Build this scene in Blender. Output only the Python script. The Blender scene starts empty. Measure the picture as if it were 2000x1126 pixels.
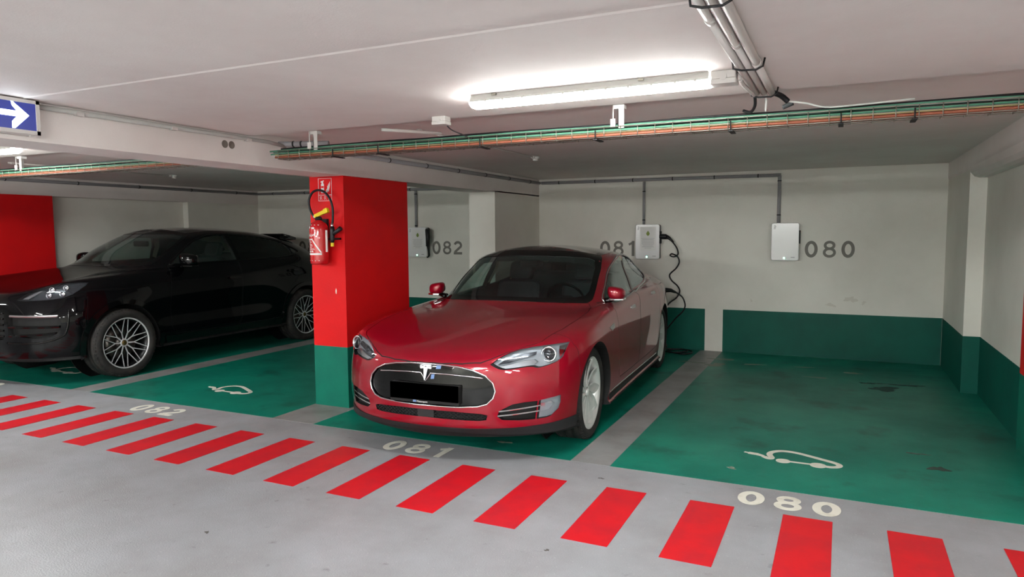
import bpy, bmesh, math, random
import numpy as np
from mathutils import Vector, Matrix
from mathutils.bvhtree import BVHTree
from mathutils.geometry import delaunay_2d_cdt, intersect_point_line

random.seed(7)
C = bpy.context.scene.collection
PI = math.pi
R = math.radians

# ------------------------------------------------------------------ camera, world, lamps, exposure
sc = bpy.context.scene
CAMH = 1.57494
FPX = 1364.286
cam = bpy.data.cameras.new('camera')
cam.sensor_width = 36.0
cam.lens = 36.0 * FPX / 2000.0
cam.clip_start = 0.05
cam_o = bpy.data.objects.new('camera', cam)
C.objects.link(cam_o)
_p, _y, _r = R(4.6386), R(25.2414), R(-0.3885)
_F = Vector((-math.sin(_y) * math.cos(_p), math.cos(_y) * math.cos(_p), -math.sin(_p)))
_R0 = Vector((math.cos(_y), math.sin(_y), 0))
_U0 = _R0.cross(_F)
_R1 = _R0 * math.cos(_r) + _U0 * math.sin(_r)
_U1 = -_R0 * math.sin(_r) + _U0 * math.cos(_r)
_m = Matrix((_R1, _U1, -_F)).transposed().to_4x4()
_m.translation = Vector((0, 0, CAMH))
cam_o.matrix_world = _m
sc.camera = cam_o

world = bpy.data.worlds.new('world')
world.use_nodes = True
world.node_tree.nodes['Background'].inputs[0].default_value = (0.9, 0.95, 1.0, 1)
world.node_tree.nodes['Background'].inputs[1].default_value = 0.05
sc.world = world
sc.view_settings.view_transform = 'Standard'
sc.view_settings.look = 'None'
sc.view_settings.gamma = 1.0
sc.view_settings.use_curve_mapping = False
sc.view_settings.exposure = 1.75
LAMP_POWER = 30.0      # emission strength of the tube diffusers over the bays
LAMP_POWER_REAR = 84.0 # and of the unseen ones behind the camera, boosted to even out the light
sc.cycles.max_bounces = 10
sc.cycles.diffuse_bounces = 6
sc.cycles.glossy_bounces = 5
sc.cycles.transmission_bounces = 8
sc.cycles.caustics_reflective = False
sc.cycles.caustics_refractive = False
sc.cycles.sample_clamp_indirect = 4.0
sc.cycles.use_denoising = True

# ------------------------------------------------------------------ materials
def srgb(r, g, b):
    f = lambda c: (c / 255 / 12.92) if c / 255 <= 0.04045 else ((c / 255 + 0.055) / 1.055) ** 2.4
    return (f(r), f(g), f(b), 1.0)

def mat(name, col, rough=0.5, metal=0.0, coat=0.0, spec=0.5, emit=None, estr=0.0, trans=0.0, ior=1.45, alpha=1.0):
    m = bpy.data.materials.new(name)
    m.use_nodes = True
    b = m.node_tree.nodes['Principled BSDF']
    b.inputs['Base Color'].default_value = col
    b.inputs['Roughness'].default_value = rough
    b.inputs['Metallic'].default_value = metal
    b.inputs['Coat Weight'].default_value = coat
    b.inputs['Coat Roughness'].default_value = 0.03
    b.inputs['Specular IOR Level'].default_value = spec
    b.inputs['IOR'].default_value = ior
    b.inputs['Transmission Weight'].default_value = trans
    b.inputs['Alpha'].default_value = alpha
    if emit:
        b.inputs['Emission Color'].default_value = emit
        b.inputs['Emission Strength'].default_value = estr
    return m

def vary(m, col2, scale=4.0, lo=0.4, hi=0.7, detail=6, rough2=None, bump=0.0, bscale=60.0, stretch=(1, 1, 1), amount=1.0):
    """noise between the material's colour and col2, plus optional roughness change and bump"""
    nt = m.node_tree
    b = nt.nodes['Principled BSDF']
    tc = nt.nodes.new('ShaderNodeTexCoord')
    mp = nt.nodes.new('ShaderNodeMapping')
    mp.inputs['Scale'].default_value = stretch
    nt.links.new(tc.outputs['Object'], mp.inputs['Vector'])
    n = nt.nodes.new('ShaderNodeTexNoise')
    n.inputs['Scale'].default_value = scale
    n.inputs['Detail'].default_value = detail
    n.inputs['Roughness'].default_value = 0.6
    nt.links.new(mp.outputs[0], n.inputs['Vector'])
    r = nt.nodes.new('ShaderNodeMapRange')
    r.inputs['From Min'].default_value = lo
    r.inputs['From Max'].default_value = hi
    r.inputs['To Max'].default_value = amount
    nt.links.new(n.outputs['Fac'], r.inputs['Value'])
    mx = nt.nodes.new('ShaderNodeMix')
    mx.data_type = 'RGBA'
    src = b.inputs['Base Color']
    if src.is_linked:
        nt.links.new(src.links[0].from_socket, mx.inputs['A'])
    else:
        mx.inputs['A'].default_value = src.default_value
    mx.inputs['B'].default_value = col2
    nt.links.new(r.outputs[0], mx.inputs['Factor'])
    nt.links.new(mx.outputs['Result'], src)
    if rough2 is not None:
        rr = nt.nodes.new('ShaderNodeMapRange')
        rr.inputs['From Min'].default_value = lo
        rr.inputs['From Max'].default_value = hi
        rr.inputs['To Min'].default_value = b.inputs['Roughness'].default_value
        rr.inputs['To Max'].default_value = rough2
        nt.links.new(n.outputs['Fac'], rr.inputs['Value'])
        nt.links.new(rr.outputs[0], b.inputs['Roughness'])
    if bump:
        n2 = nt.nodes.new('ShaderNodeTexNoise')
        n2.inputs['Scale'].default_value = bscale
        n2.inputs['Detail'].default_value = 4
        nt.links.new(mp.outputs[0], n2.inputs['Vector'])
        bp = nt.nodes.new('ShaderNodeBump')
        bp.inputs['Strength'].default_value = bump
        bp.inputs['Distance'].default_value = 0.01
        nt.links.new(n2.outputs['Fac'], bp.inputs['Height'])
        nt.links.new(bp.outputs[0], b.inputs['Normal'])
    return m

M = {}

# ------------------------------------------------------------------ object helpers
def tag(o, label=None, cat=None, group=None, kind=None):
    if label: o['label'] = label
    if cat: o['category'] = cat
    if group: o['group'] = group
    if kind: o['kind'] = kind
    return o

def thing(name, label, cat, loc=(0, 0, 0), rotz=0.0, group=None):
    o = bpy.data.objects.new(name, None)
    o.empty_display_size = 0.1
    C.objects.link(o)
    o.location = loc
    o.rotation_euler = (0, 0, rotz)
    return tag(o, label, cat, group)

def link(name, me, parent=None):
    o = bpy.data.objects.new(name, me)
    C.objects.link(o)
    if parent is not None:
        o.parent = parent
    return o

def copy_tree(o, parent=None):
    c = o.copy()
    C.objects.link(c)
    c.parent = parent
    for ch in list(o.children):
        copy_tree(ch, c)
    return c

class MB:
    """collects shapes, then links them as one mesh object"""
    def __init__(s):
        s.v, s.f, s.sm = [], [], []

    def add(s, vs, fs, smooth=False):
        o = len(s.v)
        s.v += [tuple(v) for v in vs]
        s.f += [tuple(i + o for i in f) for f in fs]
        s.sm += [smooth] * len(fs)
        return s

    def box(s, x0, x1, y0, y1, z0, z1):
        v = [(x, y, z) for z in (z0, z1) for y in (y0, y1) for x in (x0, x1)]
        return s.add(v, [(0, 2, 3, 1), (4, 5, 7, 6), (0, 1, 5, 4), (2, 6, 7, 3), (0, 4, 6, 2), (1, 3, 7, 5)])

    def prism(s, pts, d0, d1, axis='z', smooth=False):
        """polygon pts (a,b) extruded along axis from d0 to d1"""
        n = len(pts)
        def P(a, b, d):
            return {'z': (a, b, d), 'y': (a, d, b), 'x': (d, a, b)}[axis]
        v = [P(a, b, d0) for a, b in pts] + [P(a, b, d1) for a, b in pts]
        f = [tuple(range(n))[::-1], tuple(range(n, 2 * n))] + [(i, (i + 1) % n, n + (i + 1) % n, n + i) for i in range(n)]
        return s.add(v, f, smooth)

    def rbox(s, x0, x1, y0, y1, z0, z1, r=0.02, axis='y', seg=5):
        """box with rounded corners in the plane across axis"""
        lo, hi = {'y': ((x0, z0), (x1, z1)), 'x': ((y0, z0), (y1, z1)), 'z': ((x0, y0), (x1, y1))}[axis]
        d0, d1 = {'y': (y0, y1), 'x': (x0, x1), 'z': (z0, z1)}[axis]
        return s.prism(rrect(lo[0], hi[0], lo[1], hi[1], r, seg), d0, d1, axis)

    def tube(s, pts, r, seg=10, closed=False, cap=True):
        pts = [Vector(p) for p in pts]
        n = len(pts)
        rr = r if isinstance(r, (list, tuple)) else [r] * n
        vs, fs = [], []
        up = Vector((0, 0, 1))
        prev = None
        for i, p in enumerate(pts):
            a = pts[(i - 1) % n] if (i or closed) else p
            b = pts[(i + 1) % n] if (i < n - 1 or closed) else p
            t = (b - a)
            t = t.normalized() if t.length > 1e-9 else Vector((1, 0, 0))
            if prev is None:
                side = t.cross(up)
                if side.length < 1e-3: side = t.cross(Vector((1, 0, 0)))
                side.normalize()
            else:
                side = prev - t * prev.dot(t)
                side.normalize()
            prev = side
            w = t.cross(side)
            for k in range(seg):
                q = 2 * PI * k / seg
                vs.append(p + (side * math.cos(q) + w * math.sin(q)) * rr[i])
        m = n if closed else n - 1
        for i in range(m):
            for k in range(seg):
                a = i * seg + k; b = i * seg + (k + 1) % seg
                c = ((i + 1) % n) * seg + (k + 1) % seg; d = ((i + 1) % n) * seg + k
                fs.append((a, b, c, d))
        s.add(vs, fs, True)
        if cap and not closed:
            o = len(s.v) - n * seg
            s.f.append(tuple(o + k for k in range(seg))[::-1]); s.sm.append(False)
            s.f.append(tuple(o + (n - 1) * seg + k for k in range(seg))); s.sm.append(False)
        return s

    def lathe(s, prof, seg=32, axis='z', center=(0, 0, 0), smooth=True, closed=False):
        """profile of (radius, height) turned about axis"""
        vs = []
        for r, h in prof:
            for k in range(seg):
                q = 2 * PI * k / seg
                a, b = r * math.cos(q), r * math.sin(q)
                v = {'z': (a, b, h), 'y': (b, h, a), 'x': (h, a, b)}[axis]
                vs.append((v[0] + center[0], v[1] + center[1], v[2] + center[2]))
        n = len(prof)
        fs = []
        for i in range(n if closed else n - 1):
            j = (i + 1) % n
            for k in range(seg):
                l = (k + 1) % seg
                fs.append((i * seg + k, i * seg + l, j * seg + l, j * seg + k))
        s.add(vs, fs, smooth)
        return s

    def cyl(s, c, r, h, axis='z', seg=24):
        s.lathe([(0.0001, 0), (r, 0), (r, h), (0.0001, h)], seg, axis, c, smooth=False)
        return s

    def build(s, name, material, parent=None, smooth=None, bevel=0.0, xf=None):
        me = bpy.data.meshes.new(name)
        me.from_pydata(s.v, [], s.f)
        if xf is not None: me.transform(xf)
        bm = bmesh.new(); bm.from_mesh(me)
        bmesh.ops.recalc_face_normals(bm, faces=bm.faces)
        bm.to_mesh(me); bm.free()
        me.polygons.foreach_set('use_smooth', [smooth if smooth is not None else x for x in s.sm])
        if isinstance(material, (list, tuple)):
            for m_ in material: me.materials.append(m_)
        else:
            me.materials.append(material)
        o = link(name, me, parent)
        if bevel:
            md = o.modifiers.new('bevel', 'BEVEL'); md.width = bevel; md.segments = 2; md.limit_method = 'ANGLE'; md.angle_limit = R(50)
        return o

def rrect(x0, x1, y0, y1, r, seg=5):
    p = []
    for cx, cy, a0 in ((x1 - r, y1 - r, 0), (x0 + r, y1 - r, 90), (x0 + r, y0 + r, 180), (x1 - r, y0 + r, 270)):
        for k in range(seg + 1):
            a = R(a0 + 90 * k / seg)
            p.append((cx + r * math.cos(a), cy + r * math.sin(a)))
    return p

def stroke(mb, pts, w, d0, d1, to3, closed=False):
    """flat ribbon of width w along 2D pts, as a thin solid between depths d0 and d1; to3(a,b,d) -> xyz"""
    n = len(pts); ww = w if isinstance(w, (list, tuple)) else [w] * n
    L, Rr = [], []
    for i in range(n):
        a = pts[(i - 1) % n] if (i or closed) else pts[i]
        b = pts[(i + 1) % n] if (i < n - 1 or closed) else pts[i]
        tx, ty = b[0] - a[0], b[1] - a[1]
        l = math.hypot(tx, ty) or 1
        nx, ny = -ty / l * ww[i] / 2, tx / l * ww[i] / 2
        L.append((pts[i][0] + nx, pts[i][1] + ny)); Rr.append((pts[i][0] - nx, pts[i][1] - ny))
    vs = [to3(a, b, d1) for a, b in L] + [to3(a, b, d1) for a, b in Rr] + [to3(a, b, d0) for a, b in L] + [to3(a, b, d0) for a, b in Rr]
    fs = []
    for i in range(n if closed else n - 1):
        j = (i + 1) % n
        fs += [(i, j, n + j, n + i), (2 * n + i, 3 * n + i, 3 * n + j, 2 * n + j), (i, 2 * n + i, 2 * n + j, j), (n + i, n + j, 3 * n + j, 3 * n + i)]
    if not closed:
        fs += [(0, n, 3 * n, 2 * n), (n - 1, 3 * n - 1, 4 * n - 1, 2 * n - 1)]
    mb.add(vs, fs)

def arc(cx, cy, rx, ry, a0, a1, n=16):
    return [(cx + rx * math.cos(R(a0 + (a1 - a0) * k / n)), cy + ry * math.sin(R(a0 + (a1 - a0) * k / n))) for k in range(n + 1)]

def digit(mb, ch, x, y, w, h, t, d0, d1, to3):
    """a sign painter's digit in the box x..x+w, y..y+h with stroke t"""
    hx, hy = w / 2 - t / 2, h / 2 - t / 2
    cx, cy = x + w / 2, y + h / 2
    if ch == '0':
        stroke(mb, arc(cx, cy, hx, hy, 0, 360, 28)[:-1], t, d0, d1, to3, True)
    elif ch == '8':
        t *= .86; hx = w / 2 - t / 2
        r1, r2 = (h - t) * 0.23, (h - t) * 0.27
        stroke(mb, arc(cx, y + t / 2 + r2, hx, r2, 0, 360, 24)[:-1], t, d0, d1, to3, True)
        stroke(mb, arc(cx, y + h - t / 2 - r1, hx * 0.86, r1, 0, 360, 24)[:-1], t, d0, d1 + .0004, to3, True)
    elif ch == '1':
        stroke(mb, [(cx + w * .1, y), (cx + w * .1, y + h)], t, d0, d1, to3)
        stroke(mb, [(cx + w * .1, y + h - t * .6), (cx - w * .3, y + h - t * .9 - h * .08)], t * .8, d0, d1 + .0004, to3)
    elif ch == '2':
        p = arc(cx, y + h - t / 2 - h * .24, hx, h * .24, 165, -20, 14)
        p += [(x + t * .45, y + t * .9)]
        stroke(mb, p, t, d0, d1, to3)
        stroke(mb, [(x, y + t / 2), (x + w, y + t / 2)], t, d0, d1 + .0004, to3)
    elif ch == '3':
        stroke(mb, arc(cx - w * .05, y + h - t / 2 - h * .22, hx, h * .22, 150, -80, 14), t, d0, d1, to3)
        stroke(mb, arc(cx - w * .05, y + t / 2 + h * .24, hx, h * .24, 90, -150, 14), t, d0, d1, to3)

# ------------------------------------------------------------------ the scene's materials
M['red_paint'] = mat('red_paint', srgb(142, 1, 30), 0.34, metal=0.25, coat=1.0, spec=0.2)
M['black_paint'] = mat('black_paint', srgb(6, 6, 8), 0.3, metal=0.0, coat=0.6, spec=0.0)
M['black_gloss'] = mat('black_gloss', srgb(7, 7, 8), 0.06, coat=0.15, spec=0.35)
M['roof_glass'] = mat('roof_glass', srgb(16, 14, 16), 0.12, coat=0.6)
M['dark_trim'] = mat('dark_trim', srgb(26, 26, 28), 0.6)
M['grey_trim'] = mat('grey_trim', srgb(62, 60, 62), 0.5)
M['black_trim'] = mat('black_trim', srgb(10, 10, 11), 0.7)
M['chrome'] = mat('chrome', srgb(225, 225, 228), 0.12, metal=1.0)
M['satin'] = mat('satin', srgb(190, 190, 192), 0.3, metal=1.0)
M['rim_silver'] = mat('rim_silver', srgb(222, 224, 222), 0.35, metal=0.35)
M['rim_dark'] = mat('rim_dark', srgb(22, 22, 24), 0.35, metal=0.4)
M['rim_cut'] = mat('rim_cut', srgb(214, 215, 218), 0.3, metal=0.35)
M['rubber'] = vary(mat('rubber', srgb(30, 29, 29), 0.75), srgb(52, 48, 44), 9, .45, .75)
M['disc'] = mat('disc', srgb(120, 115, 110), 0.4, metal=0.9)
M['cream'] = mat('cream', srgb(196, 186, 160), 0.8)
M['seat'] = mat('seat', srgb(36, 34, 40), 0.6)
M['cabin_dark'] = mat('cabin_dark', srgb(24, 23, 26), 0.7)

def glass(name, tint, mixf=0.12, rough=0.0):
    """thin clear pane: see-through with a mirror-like sheen that grows at grazing angles"""
    m = bpy.data.materials.new(name); m.use_nodes = True
    nt = m.node_tree; nt.nodes.clear()
    o = nt.nodes.new('ShaderNodeOutputMaterial')
    t = nt.nodes.new('ShaderNodeBsdfTransparent'); t.inputs[0].default_value = tint
    g = nt.nodes.new('ShaderNodeBsdfGlossy'); g.inputs['Roughness'].default_value = rough
    g.inputs[0].default_value = (.95, .97, 1, 1)
    f = nt.nodes.new('ShaderNodeLayerWeight'); f.inputs[0].default_value = 0.5
    pw = nt.nodes.new('ShaderNodeMath'); pw.operation = 'POWER'; pw.inputs[1].default_value = 4.0
    ma = nt.nodes.new('ShaderNodeMath'); ma.operation = 'MULTIPLY_ADD'; ma.inputs[1].default_value = 0.8; ma.inputs[2].default_value = mixf
    mx = nt.nodes.new('ShaderNodeMixShader')
    nt.links.new(f.outputs['Facing'], pw.inputs[0]); nt.links.new(pw.outputs[0], ma.inputs[0])
    nt.links.new(ma.outputs[0], mx.inputs[0]); nt.links.new(t.outputs[0], mx.inputs[1]); nt.links.new(g.outputs[0], mx.inputs[2])
    nt.links.new(mx.outputs[0], o.inputs[0])
    return m
M['windscreen'] = glass('windscreen', srgb(222, 231, 229), 0.035)
M['side_glass'] = glass('side_glass', srgb(226, 238, 234), 0.05)
M['side_glass_dark'] = glass('side_glass_dark', srgb(200, 210, 208), 0.04)
M['cabin_light'] = mat('cabin_light', srgb(150, 144, 128), 0.85)
M['privacy_glass'] = glass('privacy_glass', srgb(120, 124, 126), 0.04)
M['lens'] = glass('lens', srgb(248, 250, 252), 0.03)
M['lamp_bowl'] = mat('lamp_bowl', srgb(176, 180, 184), 0.3, metal=0.4)
M['lamp_dark'] = mat('lamp_dark', srgb(62, 64, 68), 0.18, metal=0.4)
M['projector'] = mat('projector', srgb(40, 42, 46), 0.03, metal=0.3, coat=1.0)
M['white_plastic'] = mat('white_plastic', srgb(205, 203, 198), 0.3)
M['white_text'] = mat('white_text', srgb(225, 225, 225), 0.5)
M['pale_blue'] = mat('pale_blue', srgb(110, 140, 190), 0.5)
M['emblem'] = mat('emblem', srgb(150, 150, 154), 0.35, metal=0.9)
M['ceiling'] = vary(mat('ceiling', srgb(230, 224, 220), 0.75), srgb(218, 208, 204), 1.2, .35, .75, bump=.10, bscale=120)
M['wall'] = vary(mat('wall', srgb(230, 228, 220), 0.7), srgb(218, 215, 206), 1.5, .4, .8, bump=.12, bscale=90)
M['floor_grey'] = vary(vary(mat('floor_grey', srgb(160, 162, 167), 0.32), srgb(142, 141, 143), 1.6, .35, .7, rough2=.5, bump=.22, bscale=120), srgb(112, 110, 108), 9, .64, .74, amount=.7)
M['floor_grey'] = vary(M['floor_grey'], srgb(190, 190, 190), 60, .66, .72, detail=2, amount=.5)
M['bay_green'] = vary(vary(mat('bay_green', srgb(6, 132, 110), 0.36), srgb(8, 100, 86), .9, .35, .7, rough2=.5, bump=.10, bscale=140), srgb(70, 130, 112), 14, .62, .74, amount=.6)
M['bay_green'] = vary(M['bay_green'], srgb(10, 60, 52), 2.3, .56, .66, detail=8, amount=.55)
M['bay_green'] = vary(M['bay_green'], srgb(120, 160, 146), 70, .68, .74, detail=2, amount=.5)
M['wall_green'] = vary(mat('wall_green', srgb(0, 90, 76), 0.5, spec=.25), srgb(4, 76, 66), 3, .4, .8, bump=.12, bscale=90)
M['pillar_green'] = vary(mat('pillar_green', srgb(8, 112, 92), 0.5, spec=.3), srgb(6, 96, 82), 3, .4, .8, bump=.12, bscale=90)
M['pillar_red'] = vary(mat('pillar_red', srgb(212, 16, 20), 0.55, spec=.3), srgb(200, 18, 24), 3, .4, .8, bump=.10, bscale=90)
M['stripe_red'] = vary(vary(mat('stripe_red', srgb(208, 22, 34), 0.4), srgb(190, 30, 44), 5, .4, .7, bump=.08, bscale=140), srgb(210, 90, 95), 18, .68, .8, amount=.6)
M['line_grey'] = vary(mat('line_grey', srgb(150, 150, 150), 0.4), srgb(126, 124, 120), 3, .4, .7, bump=.08, bscale=140)
M['mark_white'] = vary(mat('mark_white', srgb(226, 224, 212), 0.5), srgb(200, 196, 180), 12, .5, .8)
M['digit_grey'] = mat('digit_grey', srgb(124, 121, 115), 0.7)
M['lamp_glow'] = mat('lamp_glow', (1, 1, 1, 1), 0.4, emit=(0.97, 1.0, 0.97, 1), estr=LAMP_POWER)
M['lamp_glow_bright'] = mat('lamp_glow_bright', (1, 1, 1, 1), 0.4, emit=(0.97, 1.0, 0.97, 1), estr=LAMP_POWER_REAR)
M['pipe_grey'] = mat('pipe_grey', srgb(150, 149, 152), 0.5)
M['pipe_mid'] = mat('pipe_mid', srgb(172, 170, 166), 0.5)
M['core_grey'] = mat('core_grey', srgb(120, 112, 104), 0.8)
M['pipe_white'] = mat('pipe_white', srgb(205, 200, 196), 0.45)
M['strap'] = mat('strap', srgb(25, 24, 26), 0.6)
M['zinc'] = mat('zinc', srgb(150, 146, 136), 0.4, metal=0.8)
M['cable_black'] = mat('cable_black', srgb(14, 13, 18), 0.5)
M['cable_orange'] = mat('cable_orange', srgb(150, 84, 62), 0.6)
M['cable_green'] = mat('cable_green', srgb(84, 140, 116), 0.5)
M['cable_cream'] = mat('cable_cream', srgb(200, 184, 128), 0.5)
M['cable_white'] = mat('cable_white', srgb(200, 200, 196), 0.5)
M['cable_grey'] = mat('cable_grey', srgb(92, 96, 98), 0.5)
M['ext_red'] = mat('ext_red', srgb(190, 16, 24), 0.25, coat=0.8)
M['yellow'] = mat('yellow', srgb(225, 200, 30), 0.4)
M['sign_blue'] = mat('sign_blue', srgb(30, 36, 100), 0.3, emit=srgb(44, 54, 128), estr=0.28)
M['sign_white'] = mat('sign_white', (1, 1, 1, 1), 0.3, emit=(.86, .95, 1, 1), estr=3.0)
M['led_green'] = mat('led_green', (.1, 1, .6, 1), 0.3, emit=(.25, 1, .65, 1), estr=4.0)
M['cover_white'] = mat('cover_white', srgb(232, 232, 233), 0.16, coat=0.6)
M['paper'] = mat('paper', srgb(222, 222, 220), 0.6)
M['print_grey'] = mat('print_grey', srgb(160, 160, 164), 0.6)
M['print_dark'] = mat('print_dark', srgb(70, 72, 80), 0.6)
M['leaf_green'] = mat('leaf_green', srgb(120, 140, 60), 0.6)
M['stain_dark'] = mat('stain_dark', srgb(10, 48, 42), 0.25)
M['stain_pale'] = mat('stain_pale', srgb(122, 134, 120), 0.6)
M['chip_dark'] = mat('chip_dark', srgb(88, 84, 80), 0.6)
M['scuff'] = mat('scuff', srgb(214, 210, 200), 0.8)

# ------------------------------------------------------------------ car body tools
def fold(P):
    """control grid [row][col][xyz] padded by reflection in the plane y = 0 on all four sides"""
    f = np.array([1.0, -1.0, 1.0])
    P = np.concatenate([P[1:2] * f, P, P[-2:-1] * f], 0)
    P = np.concatenate([P[:, 1:2] * f, P, P[:, -2:-1] * f], 1)
    return P

def smooth_once(P):
    Q = fold(P)
    A = (Q[:-2] + 4 * Q[1:-1] + Q[2:]) / 6
    return (A[:, :-2] + 4 * A[:, 1:-1] + A[:, 2:]) / 6

def loft(rows, n=7, sharp=0.85):
    """smooth surface near the control points of half a car; returns the dense grid"""
    P0 = np.array(rows, float)
    P = P0.copy()
    for _ in range(3):
        P = P + sharp * (P0 - smooth_once(P))
    Q = fold(P)
    def basis(t):
        return np.array([(1 - t) ** 3, 3 * t ** 3 - 6 * t ** 2 + 4, -3 * t ** 3 + 3 * t ** 2 + 3 * t + 1, t ** 3]) / 6
    nr, nc = P.shape[:2]
    def ev(Q, m):
        out = []
        for i in range(m - 1):
            for k in range(n):
                b = basis(k / n)
                out.append(b[0] * Q[i] + b[1] * Q[i + 1] + b[2] * Q[i + 2] + b[3] * Q[i + 3])
        b = basis(0.0)
        out.append(b[0] * Q[m - 1] + b[1] * Q[m] + b[2] * Q[m + 1])
        return np.array(out)
    D = ev(Q, nr)
    D = ev(D.swapaxes(0, 1), nc).swapaxes(0, 1)
    for e in (D[0], D[-1], D[:, 0], D[:, -1]):
        e[:, 1] = 0.0
    return D

class Skin:
    """the full mirrored outer surface, for casting rays and reading normals"""
    def __init__(s, D):
        nr, nc = D.shape[:2]
        V = [tuple(p) for p in D.reshape(-1, 3)]
        F = []
        for i in range(nr - 1):
            for j in range(nc - 1):
                F.append((i * nc + j, i * nc + j + 1, (i + 1) * nc + j + 1, (i + 1) * nc + j))
        n = len(V)
        V2 = V + [(x, -y, z) for x, y, z in V]
        F2 = F + [tuple(n + i for i in f[::-1]) for f in F]
        bm = bmesh.new()
        vs = [bm.verts.new(v) for v in V2]
        for f in F2:
            q = [vs[i] for i in f]
            try: bm.faces.new(q)
            except ValueError: pass
        bmesh.ops.remove_doubles(bm, verts=bm.verts, dist=1e-5)
        bmesh.ops.recalc_face_normals(bm, faces=bm.faces)
        bmesh.ops.triangulate(bm, faces=bm.faces)
        bm.normal_update()
        s.bm = bm
        bm.verts.ensure_lookup_table(); bm.faces.ensure_lookup_table()
        s.tree = BVHTree.FromBMesh(bm)
        s.D = D

    def cast(s, o, d):
        h = s.tree.ray_cast(Vector(o), Vector(d).normalized())
        return h[0]

    def near(s, p):
        return s.tree.find_nearest(Vector(p))

    def normal(s, p):
        co, n, i, d = s.tree.find_nearest(Vector(p))
        if co is None: return None, 9
        f = s.bm.faces[i]
        vs = f.verts
        a, b, c = vs[0].co, vs[1].co, vs[2].co
        v0, v1, v2 = b - a, c - a, co - a
        d00, d01, d11 = v0.dot(v0), v0.dot(v1), v1.dot(v1)
        d20, d21 = v2.dot(v0), v2.dot(v1)
        den = d00 * d11 - d01 * d01
        if abs(den) < 1e-18: return n, d
        v = (d11 * d20 - d01 * d21) / den; w = (d00 * d21 - d01 * d20) / den
        nn = vs[0].normal * (1 - v - w) + vs[1].normal * v + vs[2].normal * w
        return (nn.normalized() if nn.length > 1e-6 else n), d

    def half_solid(s):
        """closed mesh of the y > 0 half"""
        nr, nc = s.D.shape[:2]
        bm = bmesh.new()
        vs = [[bm.verts.new(tuple(s.D[i, j])) for j in range(nc)] for i in range(nr)]
        for i in range(nr - 1):
            for j in range(nc - 1):
                bm.faces.new((vs[i][j], vs[i][j + 1], vs[i + 1][j + 1], vs[i + 1][j]))
        loop = vs[0][:-1] + [r[-1] for r in vs[:-1]] + vs[-1][:0:-1] + [r[0] for r in vs[:0:-1]]
        f = bm.faces.new(loop)
        bmesh.ops.triangulate(bm, faces=bm.faces[:])
        bmesh.ops.recalc_face_normals(bm, faces=bm.faces)
        return bm

DIRS = {'x': (Vector((-1, 0, 0)), lambda a, b: Vector((3, a, b))),     # front view, outline in (y,z)
        'y': (Vector((0, -1, 0)), lambda a, b: Vector((a, 3, b))),     # side view, outline in (x,z)
        'z': (Vector((0, 0, -1)), lambda a, b: Vector((a, b, 3)))}     # top view, outline in (x,y)

def grow(poly, d):
    """move every corner of a closed outline outward by d"""
    n = len(poly)
    ar = sum(poly[i][0] * poly[(i + 1) % n][1] - poly[(i + 1) % n][0] * poly[i][1] for i in range(n))
    sg = 1 if ar > 0 else -1
    out = []
    for i in range(n):
        a, b, c = poly[i - 1], poly[i], poly[(i + 1) % n]
        e1 = Vector((b[0] - a[0], b[1] - a[1])).normalized(); e2 = Vector((c[0] - b[0], c[1] - b[1])).normalized()
        n1 = Vector((e1.y, -e1.x)) * sg; n2 = Vector((e2.y, -e2.x)) * sg
        m = (n1 + n2); l = m.length
        if l < 1e-6: m = n1
        else: m = m / l; m = m / max(0.5, m.dot(n1))
        out.append((b[0] + m.x * d, b[1] + m.y * d))
    return out

def curve_through(pts, n=6, closed=True):
    """Catmull-Rom through 2D or 3D points"""
    P = [Vector(p) for p in pts]; m = len(P); out = []
    for i in range(m if closed else m - 1):
        if closed: a, b, c, d = P[i - 1], P[i], P[(i + 1) % m], P[(i + 2) % m]
        else: a, b, c, d = P[max(i - 1, 0)], P[i], P[i + 1], P[min(i + 2, m - 1)]
        for k in range(n):
            t = k / n
            out.append(tuple(0.5 * ((2 * b) + (c - a) * t + (2 * a - 5 * b + 4 * c - d) * t * t + (3 * b - a - 3 * c + d) * t ** 3)))
    if not closed: out.append(tuple(P[-1]))
    return out

def densify(poly, step, closed=True):
    out = []
    n = len(poly)
    for i in range(n if closed else n - 1):
        a, b = Vector(poly[i]), Vector(poly[(i + 1) % n])
        k = max(1, int(math.ceil((b - a).length / step)))
        out += [tuple(a.lerp(b, q / k)) for q in range(k)]
    if not closed: out.append(tuple(poly[-1]))
    return out

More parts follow.
